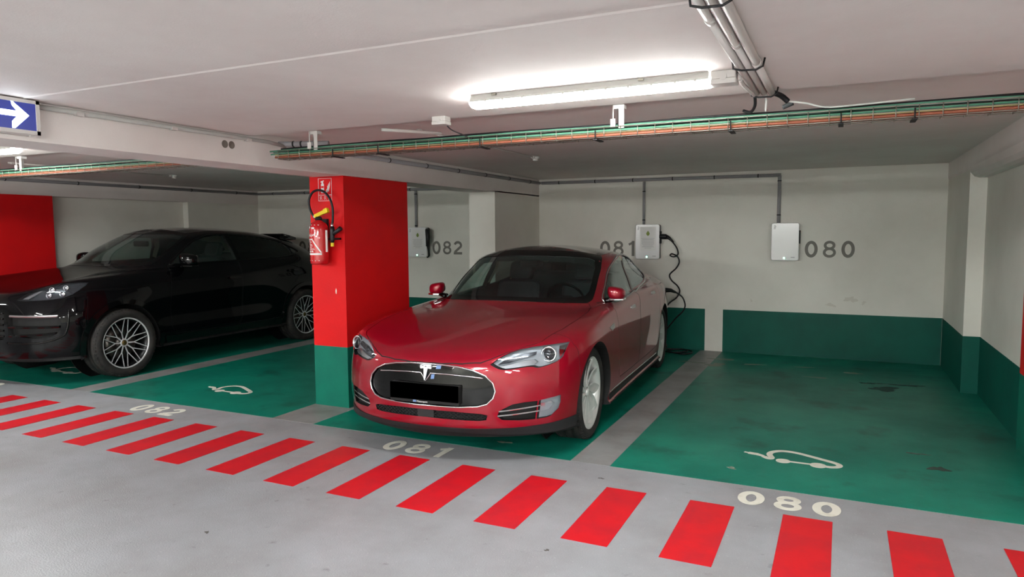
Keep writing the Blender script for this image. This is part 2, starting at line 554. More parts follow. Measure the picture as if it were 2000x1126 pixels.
def patch(skin, poly, view, out=0.002, inn=0.004, step=0.03, along_normal=False, fill=True, hole=None):
    """closed solid lying on the skin inside an outline seen along an axis; returns bmesh"""
    poly = densify(poly, step)
    if hole is not None: hole = densify(hole, step)
    n = len(poly)
    xs = [p[0] for p in poly]; ys = [p[1] for p in poly]
    pts = [Vector(p) for p in poly]
    if fill:
        x = min(xs) + step * .5
        while x < max(xs):
            y = min(ys) + step * .5
            while y < max(ys):
                if inside(poly, x, y) and edge_dist(poly, x, y) > step * .45 and (hole is None or edge_dist(hole, x, y) > step * .4):
                    pts.append(Vector((x, y)))
                y += step
            x += step
    E = [(i, (i + 1) % n) for i in range(n)]
    if hole is not None:
        o = len(pts); k = len(hole)
        pts += [Vector(p) for p in hole]
        E += [(o + i, o + (i + 1) % k) for i in range(k)]
    res = delaunay_2d_cdt(pts, E, [list(range(n))], 1, 1e-6)
    V, F = res[0], res[2]
    if hole is not None:
        F = [f for f in F if not inside(hole, sum(V[i][0] for i in f) / len(f), sum(V[i][1] for i in f) / len(f))]
    d, mk = DIRS[view]
    top, bot = [], []
    for v in V:
        h = skin.cast(mk(v[0], v[1]), d)
        if h is None:
            h0 = None
            for q in range(1, 30):
                cx, cy = sum(xs) / n, sum(ys) / n
                t = q / 60
                h = skin.cast(mk(v[0] + (cx - v[0]) * t, v[1] + (cy - v[1]) * t), d)
                if h is not None: break
            if h is None: h = mk(v[0], v[1]) + d * 3
        if along_normal:
            nn, _ = skin.normal(h)
            top.append(h + nn * out); bot.append(h - nn * inn)
        else:
            top.append(h - d * out); bot.append(h + d * inn)
    bm = bmesh.new()
    tv = [bm.verts.new(p) for p in top]; bv = [bm.verts.new(p) for p in bot]
    edges = {}
    for f in F:
        if len(f) < 3: continue
        bm.faces.new([tv[i] for i in f]); bm.faces.new([bv[i] for i in f[::-1]])
        for a, b in zip(f, list(f[1:]) + [f[0]]):
            edges[(a, b)] = edges.get((a, b), 0) + 1
    for (a, b) in list(edges):
        if (b, a) not in edges:
            bm.faces.new((tv[b], tv[a], bv[a], bv[b]))
    loose = [v for v in bm.verts if not v.link_faces]
    bmesh.ops.delete(bm, geom=loose, context='VERTS')
    bmesh.ops.recalc_face_normals(bm, faces=bm.faces)
    return bm

def inside(poly, x, y):
    c = False
    n = len(poly)
    for i in range(n):
        x0, y0 = poly[i]; x1, y1 = poly[i - 1]
        if (y0 > y) != (y1 > y) and x < (x1 - x0) * (y - y0) / (y1 - y0) + x0: c = not c
    return c

def edge_dist(poly, x, y):
    best = 9; n = len(poly); p = Vector((x, y))
    for i in range(n):
        a, b = Vector(poly[i - 1]), Vector(poly[i])
        ab = b - a
        t = max(0, min(1, (p - a).dot(ab) / (ab.length_squared or 1)))
        best = min(best, (a + ab * t - p).length)
    return best

def bm_mesh(bm, name):
    me = bpy.data.meshes.new(name)
    bm.to_mesh(me); bm.free()
    return me

def boolean(me, cutter_bm, op='DIFFERENCE'):
    """me (+) cutter -> new mesh; solids only"""
    a = bpy.data.objects.new('t', me); C.objects.link(a)
    cm = bm_mesh(cutter_bm, 'c') if not isinstance(cutter_bm, bpy.types.Mesh) else cutter_bm
    b = bpy.data.objects.new('c', cm); C.objects.link(b)
    md = a.modifiers.new('b', 'BOOLEAN')
    md.operation = op; md.object = b; md.solver = BSOLVER
    dg = bpy.context.evaluated_depsgraph_get(); dg.update()
    out = bpy.data.meshes.new_from_object(a.evaluated_get(dg))
    bpy.data.objects.remove(a); bpy.data.objects.remove(b)
    return out

BSOLVER = 'MANIFOLD'

def box_bm(x0, x1, y0, y1, z0, z1):
    m = MB().box(x0, x1, y0, y1, z0, z1)
    return mb_bm(m)

def mb_bm(m):
    bm = bmesh.new()
    vs = [bm.verts.new(v) for v in m.v]
    for f in m.f: bm.faces.new([vs[i] for i in f])
    bmesh.ops.remove_doubles(bm, verts=bm.verts, dist=1e-6)
    bmesh.ops.recalc_face_normals(bm, faces=bm.faces)
    return bm

def copy_bm(me):
    bm = bmesh.new(); bm.from_mesh(me); return bm

def flip_y(me):
    m2 = me.copy()
    bm = bmesh.new(); bm.from_mesh(m2)
    for v in bm.verts: v.co.y = -v.co.y
    bmesh.ops.reverse_faces(bm, faces=bm.faces)
    bm.to_mesh(m2); bm.free()
    return m2

def finish(me, skin, mats, name, parent, mode='left', tol=0.0012, pick=None, low=-1.0):
    """smooth the skin faces with the skin's own normals; cut faces take the second material.
    mode: 'left' keeps the half as it is, 'both' mirrors it into one mesh, 'right' mirrors it only"""
    bm = bmesh.new(); bm.from_mesh(me)
    if mode == 'both':
        dead = [f for f in bm.faces if all(abs(v.co.y) < 2e-5 for v in f.verts)]
        bmesh.ops.delete(bm, geom=dead, context='FACES')
        g = bmesh.ops.duplicate(bm, geom=bm.verts[:] + bm.edges[:] + bm.faces[:])['geom']
        for e in g:
            if isinstance(e, bmesh.types.BMVert): e.co.y = -e.co.y
        bmesh.ops.reverse_faces(bm, faces=[e for e in g if isinstance(e, bmesh.types.BMFace)])
        bmesh.ops.remove_doubles(bm, verts=bm.verts, dist=2e-5)
    elif mode == 'right':
        for v in bm.verts: v.co.y = -v.co.y
        bmesh.ops.reverse_faces(bm, faces=bm.faces)
    bmesh.ops.dissolve_degenerate(bm, dist=1e-6, edges=bm.edges)
    bm.to_mesh(me); bm.free()
    me.materials.clear()
    for m_ in mats: me.materials.append(m_)
    normals = []
    cache = {}
    V = me.vertices
    for p in me.polygons:
        c = p.center
        n, d = skin.normal(c)
        on = d < tol and abs(n.dot(p.normal)) > 0.8
        if on:
            p.material_index = 1 if c.z < low else 0
            for vi in p.vertices:
                if vi not in cache: cache[vi] = skin.normal(V[vi].co)
                vn, vd = cache[vi]
                normals.append(vn if vd < tol * 2 else n)
        else:
            p.material_index = (pick(c) if pick else 1) if len(mats) > 1 else 0
            for vi in p.vertices: normals.append(p.normal.copy())
        p.use_smooth = True
    me.normals_split_custom_set(normals)
    o = link(name, me, parent)
    return o

def put_patch(skin, poly, view, name, material, parent, out=0.002, inn=0.003, step=0.03, mirror=False, along_normal=True, hole=None):
    bm = patch(skin, poly, view, out, inn, step, along_normal, True, hole)
    if mirror:
        for v in bm.verts: v.co.y = -v.co.y
        bmesh.ops.reverse_faces(bm, faces=bm.faces)
    for f in bm.faces: f.smooth = True
    me = bm_mesh(bm, name)
    me.materials.append(material)
    o = link(name, me, parent)
    try: me.set_sharp_from_angle(angle=R(40))
    except Exception: pass
    return o

def on_skin(skin, pts, view, off=0.0):
    d, mk = DIRS[view]
    out = []
    for a, b in pts:
        h = skin.cast(mk(a, b), d)
        if h is None: continue
        n, _ = skin.normal(h)
        out.append(h + n * off)
    return out

def groove(skin, pts, view, w=0.005, depth=0.012, step=0.03, sticks=0.01):
    """narrow prism along a line on the skin, to cut a shut line"""
    P = densify(pts, step, False)
    L, Q = [], []
    n = len(P)
    for i in range(n):
        a, b = Vector(P[max(i - 1, 0)]), Vector(P[min(i + 1, n - 1)])
        t = (b - a).normalized(); nn = Vector((-t.y, t.x)) * w / 2
        L.append(Vector(P[i]) + nn); Q.append(Vector(P[i]) - nn)
    d, mk = DIRS[view]
    m = MB()
    rows = []
    for l, q in zip(L, Q):
        r = []
        for s_ in (l, q):
            h = skin.cast(mk(s_[0], s_[1]), d)
            if h is None: break
            nr, _ = skin.normal(h)
            r += [h + nr * sticks, h - nr * depth]
        if len(r) == 4: rows.append((r[0], r[1], r[3], r[2]))
    vs = [v for r in rows for v in r]
    fs = [(0, 1, 2, 3), tuple(4 * (len(rows) - 1) + k for k in (3, 2, 1, 0))]
    for i in range(len(rows) - 1):
        for k in range(4):
            l = (k + 1) % 4
            fs.append((4 * i + k, 4 * i + l, 4 * i + 4 + l, 4 * i + 4 + k))
    m.add(vs, fs)
    return mb_bm(m)

def rows_from(cols, specs):
    return [[tuple(p) for p in r] for r in specs]

# ------------------------------------------------------------------ red saloon: control rows of the half body (x forward, y left, z up; front axle at x = 0)
def lerp(a, b, t): return tuple(a[i] + (b[i] - a[i]) * t for i in range(len(a)))
RED_BELT = [(.952, 0), (.938, .22), (.893, .42), (.815, .60), (.70, .75), (.53, .875), (.27, .945), (0, .968), (-.4, .965), (-.9, .965), (-1.5, .968), (-2.1, .975), (-2.6, .975),
            (-2.96, .968), (-3.3, .94), (-3.62, .88), (-3.86, .76), (-3.98, .57), (-4.03, .30), (-4.04, 0)]
def red_rows():
    B = RED_BELT
    nc = len(B)
    def inset(d, zs, dx=0.0):
        out = []
        for j, (x, y) in enumerate(B):
            cx, cy = x - (-1.5), y
            fx = 1 - d / 2.4 - (dx / 2.4 if j < 6 else 0); fy = 1 - d / .95
            z = zs[j] if isinstance(zs, list) else zs
            out.append((-1.5 + cx * fx, cy * fy, z))
        return out
    r0 = [(x, 0.0, z) for x, y, z in inset(.10, .17)]
    r1 = inset(.09, .175)
    z2 = [.245, .245, .243, .24, .235, .225, .215, .21, .205] + [.2] * 8 + [.22, .23, .23]
    r2 = inset(.022, z2)
    z3 = [.31, .31, .31, .31, .31, .31, .30, .29, .28] + [.28] * 8 + [.32, .33, .33]
    r3 = inset(.008, z3)
    r4 = inset(.0, .44)
    r5 = inset(.0, [.58] * 6 + [.6] * 8 + [.62] * 6)
    r5 = [(x - (.012 if j < 3 else .008 if j < 6 else 0), y, z) for j, (x, y, z) in enumerate(r5)]
    r6 = [(.926, 0, .685), (.912, .22, .683), (.87, .415, .682), (.79, .585, .69), (.675, .735, .70), (.505, .862, .715), (.25, .938, .74), (0, .962, .755), (-.4, .952, .76),
          (-.9, .945, .77), (-1.5, .948, .78), (-2.1, .955, .79), (-2.6, .962, .80), (-2.96, .955, .81), (-3.3, .925, .82), (-3.62, .86, .82), (-3.88, .74, .83), (-4.0, .55, .84), (-4.05, .30, .85), (-4.06, 0, .85)]
    r7 = [(.868, 0, .735), (.855, .22, .735), (.812, .405, .745), (.735, .56, .770), (.635, .70, .795), (.475, .815, .822), (.22, .885, .848), (-.03, .905, .865), (-.4, .908, .885),
          (-.9, .912, .90), (-1.5, .915, .915), (-2.1, .922, .935), (-2.6, .925, .945), (-2.96, .91, .95), (-3.3, .875, .95), (-3.62, .805, .95), (-3.88, .69, .955), (-4.0, .51, .965), (-4.05, .28, .99), (-4.06, 0, .99)]
    r8 = [(.70, 0, .795), (.69, .2, .797), (.64, .37, .808), (.55, .50, .825), (.43, .61, .848), (.24, .70, .872), (-.05, .765, .898), (-.38, .81, .918), (-.7, .838, .932),
          (-1.05, .858, .945), (-1.5, .868, .956), (-2.1, .875, .975), (-2.58, .87, .99), (-2.93, .845, 1.0), (-3.24, .80, 1.01), (-3.54, .73, 1.02), (-3.78, .62, 1.03), (-3.91, .46, 1.035), (-3.96, .23, 1.035), (-3.97, 0, 1.035)]
    r10 = [(-.42, 0, .978), (-.43, .2, .977), (-.47, .38, .974), (-.54, .52, .97), (-.635, .625, .964), (-.76, .705, .96), (-.92, .762, .962), (-1.08, .79, .966), (-1.24, .802, .972),
           (-1.44, .81, .978), (-1.72, .815, .985), (-2.1, .82, .995), (-2.45, .82, 1.01), (-2.75, .80, 1.03), (-3.0, .755, 1.05), (-3.24, .68, 1.067), (-3.44, .575, 1.08), (-3.56, .43, 1.087), (-3.62, .22, 1.09), (-3.64, 0, 1.09)]
    r9 = []
    for j in range(nc):
        t = .52 if j < 6 else .62
        x, y, z = lerp(r8[j], r10[j], t)
        if j < 6: z += (.006, .007, .014, .014, .008, .006)[j]
        r9.append((x, y, z))
    r13 = [(-1.24, 0, 1.392), (-1.25, .2, 1.389), (-1.28, .37, 1.378), (-1.33, .49, 1.362), (-1.385, .565, 1.345), (-1.46, .615, 1.335), (-1.56, .645, 1.338), (-1.70, .655, 1.345), (-1.85, .655, 1.348),
           (-2.0, .652, 1.345), (-2.16, .645, 1.336), (-2.35, .632, 1.315), (-2.53, .61, 1.288), (-2.70, .58, 1.255), (-2.84, .53, 1.23), (-2.95, .465, 1.212), (-3.03, .38, 1.203), (-3.08, .27, 1.20), (-3.1, .14, 1.20), (-3.11, 0, 1.20)]
    r11, r12 = [], []
    for j in range(nc):
        for t, out, k in ((.36, r11, 1), (.72, r12, .8)):
            x, y, z = lerp(r10[j], r13[j], t)
            if 6 <= j <= 13: y += .018 * k
            elif j < 6: z += .022 * k; x += .012 * k
            else: z += .01 * k
            out.append((x, y, z))
    r15 = [(-1.50, 0, 1.432), (-1.51, 0, 1.433), (-1.53, 0, 1.434), (-1.56, 0, 1.435), (-1.60, 0, 1.436), (-1.65, 0, 1.437), (-1.72, 0, 1.437), (-1.8, 0, 1.437), (-1.9, 0, 1.435),
           (-2.0, 0, 1.431), (-2.13, 0, 1.424), (-2.28, 0, 1.410), (-2.42, 0, 1.393), (-2.54, 0, 1.374), (-2.64, 0, 1.355), (-2.71, 0, 1.34), (-2.76, 0, 1.328), (-2.79, 0, 1.32), (-2.805, 0, 1.315), (-2.81, 0, 1.313)]
    r14 = []
    for j in range(nc):
        x, y, z = lerp(r13[j], r15[j], .5)
        r14.append((x, y, z + .018))
    r14[0] = (-1.37, 0, 1.417); r14[-1] = (-2.95, 0, 1.262)
    return [r0, r1, r2, r3, r4, r5, r6, r7, r8, r9, r10, r11, r12, r13, r14, r15]

# ------------------------------------------------------------------ wheels
def wheel_tyre(r_out, r_rim, w):
    h = w / 2
    prof = [(r_rim - .012, -h * .78), (r_rim, -h * .86), (r_rim + .02, -h * .98), ((r_rim + r_out) / 2, -h * 1.02), (r_out - .022, -h * .92), (r_out - .006, -h * .80)]
    for g in (-.5, -.17, .17, .5):
        c = g * w * .72
        prof += [(r_out - .001, c - .006), (r_out - .009, c - .005), (r_out - .009, c + .005), (r_out - .001, c + .006)]
    prof += [(r_out - .006, h * .80), (r_out - .022, h * .92), ((r_rim + r_out) / 2, h * 1.02), (r_rim + .02, h * .98), (r_rim, h * .86), (r_rim - .012, h * .78)]
    m = MB().lathe(prof, 72, 'y')
    # shoulder tread blocks
    for k in range(60):
        a = 2 * PI * k / 60
        for s in (1, -1):
            v = []
            for rr, yy, da in ((r_out - .010, h * .90, -.022), (r_out - .010, h * .90, .022), (r_out + .0005, h * .70, .028), (r_out + .0005, h * .70, -.016),
                               (r_out - .03, h * .88, -.022), (r_out - .03, h * .88, .022), (r_out - .02, h * .70, .028), (r_out - .02, h * .70, -.016)):
                v.append((rr * math.cos(a + da), s * yy, rr * math.sin(a + da)))
            m.add(v, [(0, 1, 2, 3), (4, 7, 6, 5), (0, 4, 5, 1), (1, 5, 6, 2), (2, 6, 7, 3), (3, 7, 4, 0)])
    return m

def wheel_barrel(r, w, lip=.012):
    h = w / 2
    prof = [(r - lip * .2, h * .86), (r + .004, h * .88), (r + .006, h * .82), (r - lip, h * .78), (r - lip - .012, h * .55), (r - .04, 0), (r - .03, -h * .7), (r - .005, -h * .85), (r - .008, -h * .86), (r - .045, -h * .7), (r - .055, 0), (r - lip - .02, h * .6), (r - lip * 1.3, h * .80)]
    return MB().lathe(prof, 72, 'y', closed=True)

def spoke_blade(mb, pts, y0=0, rot=0.0):
    """pts: rows of (radius, angle, halfwidth angle-left, halfwidth-right, depth left, depth right, thickness)"""
    vs, fs = [], []
    for r, a, wl, wr, yl, yr, th in pts:
        for (d, yy) in ((-wl, yl), ((wr - wl) / 2, (yl + yr) / 2 + .006), (wr, yr)):
            q = a + d / r + rot
            vs.append((r * math.cos(q), yy + y0, r * math.sin(q)))
        for (d, yy) in ((wr, yr - th), ((wr - wl) / 2, (yl + yr) / 2 - th), (-wl, yl - th)):
            q = a + d / r + rot
            vs.append((r * math.cos(q), yy + y0, r * math.sin(q)))
    n = len(pts)
    for i in range(n - 1):
        for k in range(6):
            l = (k + 1) % 6
            fs.append((6 * i + k, 6 * i + l, 6 * i + 6 + l, 6 * i + 6 + k))
    fs += [tuple(range(6)), tuple(range(6 * n - 1, 6 * n - 7, -1))]
    mb.add(vs, fs, False)

def turbine_wheel():
    """wheel with ten broad twisted silver blades; outer face towards +y, centre at the hub"""
    w = thing('wheel', None, None)
    wheel_tyre(.352, .272, .25).build('tire', M['rubber'], w)
    m = wheel_barrel(.272, .25)
    for k in range(10):
        rot = 2 * PI * k / 10
        rows = []
        for t in (0, .15, .35, .6, .85, 1.0):
            r = .040 + t * .222
            a = .30 * t ** 1.3
            wl = .013 + .014 * t + .012 * math.sin(PI * t); wr = .013 + .038 * t ** .8
            rows.append((r, a, wl, wr, .075 + .028 * t, .070 - .022 * math.sin(PI * min(1, t * .9)) + .014 * t, .014))
        spoke_blade(m, rows, 0, rot)
    m.build('rim', M['rim_silver'], w)
    MB().lathe([(.0001, .092), (.024, .090), (.030, .084), (.034, .06), (.0001, .06)], 24, 'y').build('hub_cap', M['rim_silver'], w)
    m = MB().lathe([(.06, .03), (.178, .03), (.178, .0), (.06, .0)], 48, 'y', closed=True)
    m.lathe([(.0001, .05), (.07, .05), (.075, 0), (.0001, 0)], 24, 'y')
    m.build('brake_disc', M['disc'], w)
    return w

def car_wheels(make, parent, spots, wb, r, faces):
    first = None
    for (x, s, rot, face) in spots:
        wh = make() if first is None else copy_tree(first, parent)
        if first is None:
            first = wh; wh.parent = parent
        wh.location = (x, s * face, r)
        wh.rotation_euler = (0, rot, 0 if s > 0 else PI)

# ------------------------------------------------------------------ red electric saloon
def build_red_car():
    T = thing('car', 'glossy red electric car with black roof parked right of the red pillar', 'car', (-2.60, 4.936, 0), R(-86.6))
    rows = red_rows()
    sk = Skin(loft(rows))
    me = bm_mesh(sk.half_solid(), 'body')
    # cabin hollow
    r10, r11, r12, r13, r14, r15 = rows[10:]
    def shrink(row, fx, fy, dz=0, z=None):
        return [(-2.0 + (x + 2.0) * fx, y * fy, (z if z is not None else zz + dz)) for x, y, zz in row]
    cav = [[(x, 0.0, z) for x, y, z in shrink(r10, .82, .84, z=.40)], shrink(r10, .82, .84, z=.41), shrink(r10, .84, .87, z=.62), shrink(r10, .90, .90, z=.88),
           shrink(r10, .945, .94, -.015), shrink(r11, .955, .94, -.02), shrink(r12, .955, .94, -.03), shrink(r13, .955, .94, -.035), shrink(r14, .955, .94, -.035), shrink(r15, .955, 1, -.035)]
    cav = loft(cav, 4)
    me = boolean(me, Skin_half(cav))
    # wheel wells
    for x in (0.0, -2.96):
        m = MB().prism([(x + .392 * math.cos(2 * PI * k / 64), .352 + .392 * math.sin(2 * PI * k / 64)) for k in range(64)], .60, 1.2, 'y')
        me = boolean(me, mb_bm(m))
    # glass openings
    ws = [(-.43, -.012), (-.43, .0), (-.44, .2), (-.47, .38), (-.53, .52), (-.62, .625), (-.70, .685), (-.80, .700), (-.958, .690), (-1.243, .660), (-1.40, .630), (-1.46, .605), (-1.40, .52), (-1.30, .37), (-1.26, .2), (-1.25, 0), (-1.25, -.012)]
    ws_in = [(-.50, -.02), (-.50, 0), (-.51, .2), (-.54, .36), (-.61, .50), (-.69, .585), (-.77, .640), (-.86, .655), (-.98, .648), (-1.18, .620), (-1.27, .59), (-1.265, .54), (-1.19, .42), (-1.14, .25), (-1.125, 0), (-1.125, -.02)]
    me = boolean(me, patch(sk, ws_in, 'z', .05, .16, .04))
    fw = [(-.935, .958), (-1.02, 1.025), (-1.15, 1.105), (-1.29, 1.180), (-1.46, 1.250), (-1.64, 1.300), (-1.80, 1.322), (-1.90, 1.327), (-1.86, 1.15), (-1.83, .985), (-1.5, .968), (-1.2, .955)]
    rw = [(-1.96, 1.327), (-2.10, 1.325), (-2.28, 1.305), (-2.45, 1.268), (-2.60, 1.222), (-2.72, 1.172), (-2.785, 1.135), (-2.78, 1.105), (-2.70, 1.072), (-2.55, 1.040), (-2.30, 1.012), (-1.90, .988), (-1.93, 1.15)]
    for o_ in (fw, rw):
        me = boolean(me, patch(sk, grow(o_, -.004), 'y', .05, .13, .05))
    rg = [(-2.82, -.02), (-2.82, 0), (-2.82, .30), (-2.80, .44), (-2.90, .44), (-3.15, .47), (-3.38, .46), (-3.46, .38), (-3.5, .2), (-3.51, 0), (-3.51, -.02)]
    me = boolean(me, patch(sk, rg, 'z', .05, .12, .04))
    # pockets for grille, lamps, intakes
    nose = [(0, .684), (.12, .681), (.24, .672), (.34, .653), (.42, .618), (.47, .570), (.487, .515), (.475, .468), (.435, .428), (.375, .410), (.25, .403), (.12, .401), (0, .400)]
    nose_c = nose[:-1] + [(-y, z) for y, z in nose[::-1]][:-1]
    me = boolean(me, patch(sk, [(-.01, .400), (-.01, .684)] + nose, 'x', .05, .035, .03))
    gri = [(-.01, .318), (-.01, .372), (0, .372), (.20, .371), (.39, .362), (.437, .352), (.427, .318), (.38, .312), (.2, .314)]
    me = boolean(me, patch(sk, gri, 'x', .05, .05, .03))
    itk = [(.495, .345), (.515, .384), (.59, .424), (.66, .436), (.735, .438), (.716, .312), (.62, .312), (.525, .319)]
    me = boolean(me, patch(sk, itk, 'x', .05, .05, .03))
    fog = [(.742, .440), (.80, .450), (.852, .458), (.850, .41), (.838, .365), (.80, .323), (.77, .314), (.724, .312)]
    me = boolean(me, patch(sk, fog, 'x', .05, .04, .02))
    hl = [(.448, .690), (.483, .722), (.52, .747), (.56, .765), (.605, .780), (.67, .791), (.735, .798), (.80, .802), (.868, .803), (.862, .76), (.853, .718), (.838, .698), (.820, .685), (.78, .669), (.737, .659), (.72, .660), (.70, .668), (.67, .670), (.60, .660), (.54, .655), (.51, .659), (.484, .670)]
    me = boolean(me, patch(sk, hl, 'x', .06, .055, .02))
    # hood, doors, bumper
    hood = [(-.425, -.012), (-.425, 0), (-.435, .2), (-.47, .38), (-.53, .52), (-.62, .62), (-.70, .695), (-.60, .742), (-.38, .778), (-.05, .782), (.257, .768), (.43, .735), (.56, .715), (.62, .675), (.70, .600), (.775, .515), (.835, .44), (.868, .385), (.900, .26), (.919, .12), (.923, 0), (.923, -.012)]
    hp = MB().prism(grow(hood, -.002), .5, 1.3)
    def cut_piece(me, out_in, out_out, view, depth):
        a = patch(sk, out_in, view, .05, depth, .05); b = patch(sk, out_out, view, .06, depth + .006, .05)
        return boolean(me.copy(), a, 'INTERSECT'), boolean(me, b)
    hood_me, me = cut_piece(me, grow(hood, -.0022), grow(hood, .0022), 'z', .04)
    fd = [(-.80, .955), (-.765, .86), (-.72, .70), (-.70, .55), (-.70, .40), (-.74, .335), (-1.1, .33), (-1.50, .33), (-1.53, .45), (-1.58, .63), (-1.66, .82), (-1.80, .978), (-1.5, .962), (-1.2, .95)]
    rd = [(-1.81, .978), (-1.67, .82), (-1.59, .63), (-1.54, .45), (-1.51, .33), (-2.1, .335), (-2.42, .345), (-2.47, .45), (-2.53, .60), (-2.60, .70), (-2.68, .80), (-2.70, .90), (-2.68, 1.022), (-2.40, 1.004), (-2.1, .990)]
    fd_me, me = cut_piece(me, grow(fd, -.002), grow(fd, .0025), 'y', .05)
    rd_me, me = cut_piece(me, grow(rd, -.002), grow(rd, .0025), 'y', .05)
    bpoly = [(.36, .05), (.36, .60), (.365, .74), (.395, .79), (.395, 1.2), (1.3, 1.2), (1.3, .05)]
    bp_me = boolean(me.copy(), mb_bm(MB().prism(grow(bpoly, -.0018), -.02, 1.3, 'y')), 'INTERSECT')
    me = boolean(me, mb_bm(MB().prism(grow(bpoly, .0018), -.02, 1.3, 'y')))
    def pick(c):
        if -3.3 < c.x < -.55 and c.z > 1.03 and sk.near(c)[3] > .028: return 2
        return 1
    mats = [M['red_paint'], M['black_trim'], M['cream']]
    finish(me, sk, mats, 'body', T, 'both', pick=pick, low=.195)
    finish(hood_me, sk, mats[:2], 'hood', T, 'both')
    finish(bp_me, sk, mats[:2], 'front_bumper', T, 'both', low=.225)
    doors = []
    for mm, nm in ((fd_me, 'front_door'), (rd_me, 'rear_door')):
        doors.append(finish(mm.copy(), sk, mats[:2], nm, T, 'left'))
        finish(mm, sk, mats[:2], nm, T, 'right')
    # glass
    full = lambda p: [q for q in p if q[1] >= 0] + [(x, -y) for x, y in reversed([q for q in p if q[1] > 0.001])]
    put_patch(sk, grow(full(ws_in), .01), 'z', 'windshield', M['windscreen'], T, -.0015, .0045, .05)
    put_patch(sk, full(ws), 'z', 'windshield_frame', M['black_gloss'], T, .0015, .002, .03, hole=full(ws_in))
    roof = [(-1.256, 0), (-1.265, .2), (-1.305, .37), (-1.40, .515), (-1.47, .595), (-1.60, .612), (-1.85, .610), (-2.1, .598), (-2.35, .578), (-2.55, .55), (-2.68, .50), (-2.74, .40), (-2.78, .2), (-2.79, 0)]
    put_patch(sk, full(roof), 'z', 'roof_panel', M['roof_glass'], T, .0018, .002, .06)
    put_patch(sk, full(rg), 'z', 'rear_window', M['privacy_glass'], T, .001, .004, .06)
    for mir in (False, True):
        put_patch(sk, grow(fw, .004), 'y', 'front_side_window', M['side_glass'], T, -.003, .007, .06, mir)
        put_patch(sk, grow(rw, .004), 'y', 'rear_side_window', M['side_glass'], T, -.003, .007, .06, mir)
        s = -1 if mir else 1
        flipm = Matrix.Diagonal((1, s, 1, 1))
        # B pillar cover and chrome surround
        bpil = [(-1.905, 1.330), (-1.955, 1.330), (-1.925, 1.15), (-1.895, .985), (-1.835, .983), (-1.865, 1.15)]
        put_patch(sk, bpil, 'y', 'pillar_cover', M['black_gloss'], T, .002, .002, .04, mir)
        dlo = fw[:8] + rw[:11] + [(-1.86, .982)] + fw[9:]
        pts = on_skin(sk, curve_through(grow(dlo, .008), 3), 'y', .002)
        MB().tube([(p.x, p.y * s, p.z) for p in pts], .0065, 6, True).build('window_trim', M['satin'], T)
        # headlight: bowl, two chrome bodies, projector, lens
        hd = thing('headlight', None, None); hd.parent = T
        bm = patch(sk, grow(hl, -.002), 'x', -.046, .052, .02)
        flip_bm(bm, mir); o = link('reflector', bm_mesh(bm, 'reflector'), hd); o.data.materials.append(M['lamp_bowl'])
        put_patch(sk, grow(hl, -.0025), 'x', 'lens', M['lens'], hd, .001, .002, .02, mir)
        band = [(.487, .684), (.52, .712), (.60, .742), (.70, .760), (.70, .742), (.62, .722), (.56, .698)]
        bm = patch(sk, band, 'x', -.018, .046, .02); flip_bm(bm, mir); o = link('turn_signal', bm_mesh(bm, 'turn_signal'), hd); o.data.materials.append(M['lamp_dark'])
        low = [(.50, .676), (.56, .686), (.64, .708), (.70, .712), (.72, .695), (.70, .678), (.60, .668), (.54, .662)]
        bm = patch(sk, low, 'x', -.012, .040, .02); flip_bm(bm, mir); o = link('light_guide', bm_mesh(bm, 'light_guide'), hd); o.data.materials.append(M['satin'])
        c = sk.cast((3, .772, .738), (-1, 0, 0)); c = Vector((c.x - .032, c.y * s, c.z))
        d = Vector((.93, .30 * s, .10)).normalized()
        q = d.to_track_quat('Z', 'Y').to_matrix().to_4x4(); q.translation = c
        mring = MB().lathe([(.040, -.03), (.052, -.02), (.055, .006), (.049, .012), (.041, .006), (.038, -.01)], 40, closed=True); mring.build('bezel', M['chrome'], hd, xf=q)
        prof = [(.0001, .016)] + [(.038 * math.sin(a), .016 - .022 * (1 - math.cos(a))) for a in (.3, .6, .9, 1.2, 1.5)] + [(.036, -.02), (.0001, -.02)]
        MB().lathe(prof, 36).build('projector_lens', M['projector'], hd, xf=q)
        side = [(.822, .785), (.858, .79), (.852, .74), (.835, .712)]
        bm = patch(sk, side, 'x', -.02, .05, .02); flip_bm(bm, mir); o = link('side_reflector', bm_mesh(bm, 'side_reflector'), hd); o.data.materials.append(M['chrome'])
        # fog lamp
        fl = thing('fog_lamp', None, None); fl.parent = T
        bm = patch(sk, grow(fog, -.003), 'x', -.03, .036, .02); flip_bm(bm, mir); o = link('reflector', bm_mesh(bm, 'reflector'), fl); o.data.materials.append(M['lamp_bowl'])
        put_patch(sk, grow(fog, -.002), 'x', 'lens', M['lens'], fl, .001, .002, .02, mir)
        bulb = [(.748, .418), (.80, .425), (.815, .405), (.79, .372), (.742, .362)]
        bm = patch(sk, bulb, 'x', -.008, .03, .02); flip_bm(bm, mir); o = link('bulb_housing', bm_mesh(bm, 'bulb_housing'), fl); o.data.materials.append(M['chrome'])
        # intake: dark mesh and two chrome blades
        bm = patch(sk, grow(itk, -.002), 'x', -.035, .045, .04); flip_bm(bm, mir); o = link('side_intake', bm_mesh(bm, 'side_intake'), T); o.data.materials.append(M['black_trim'])
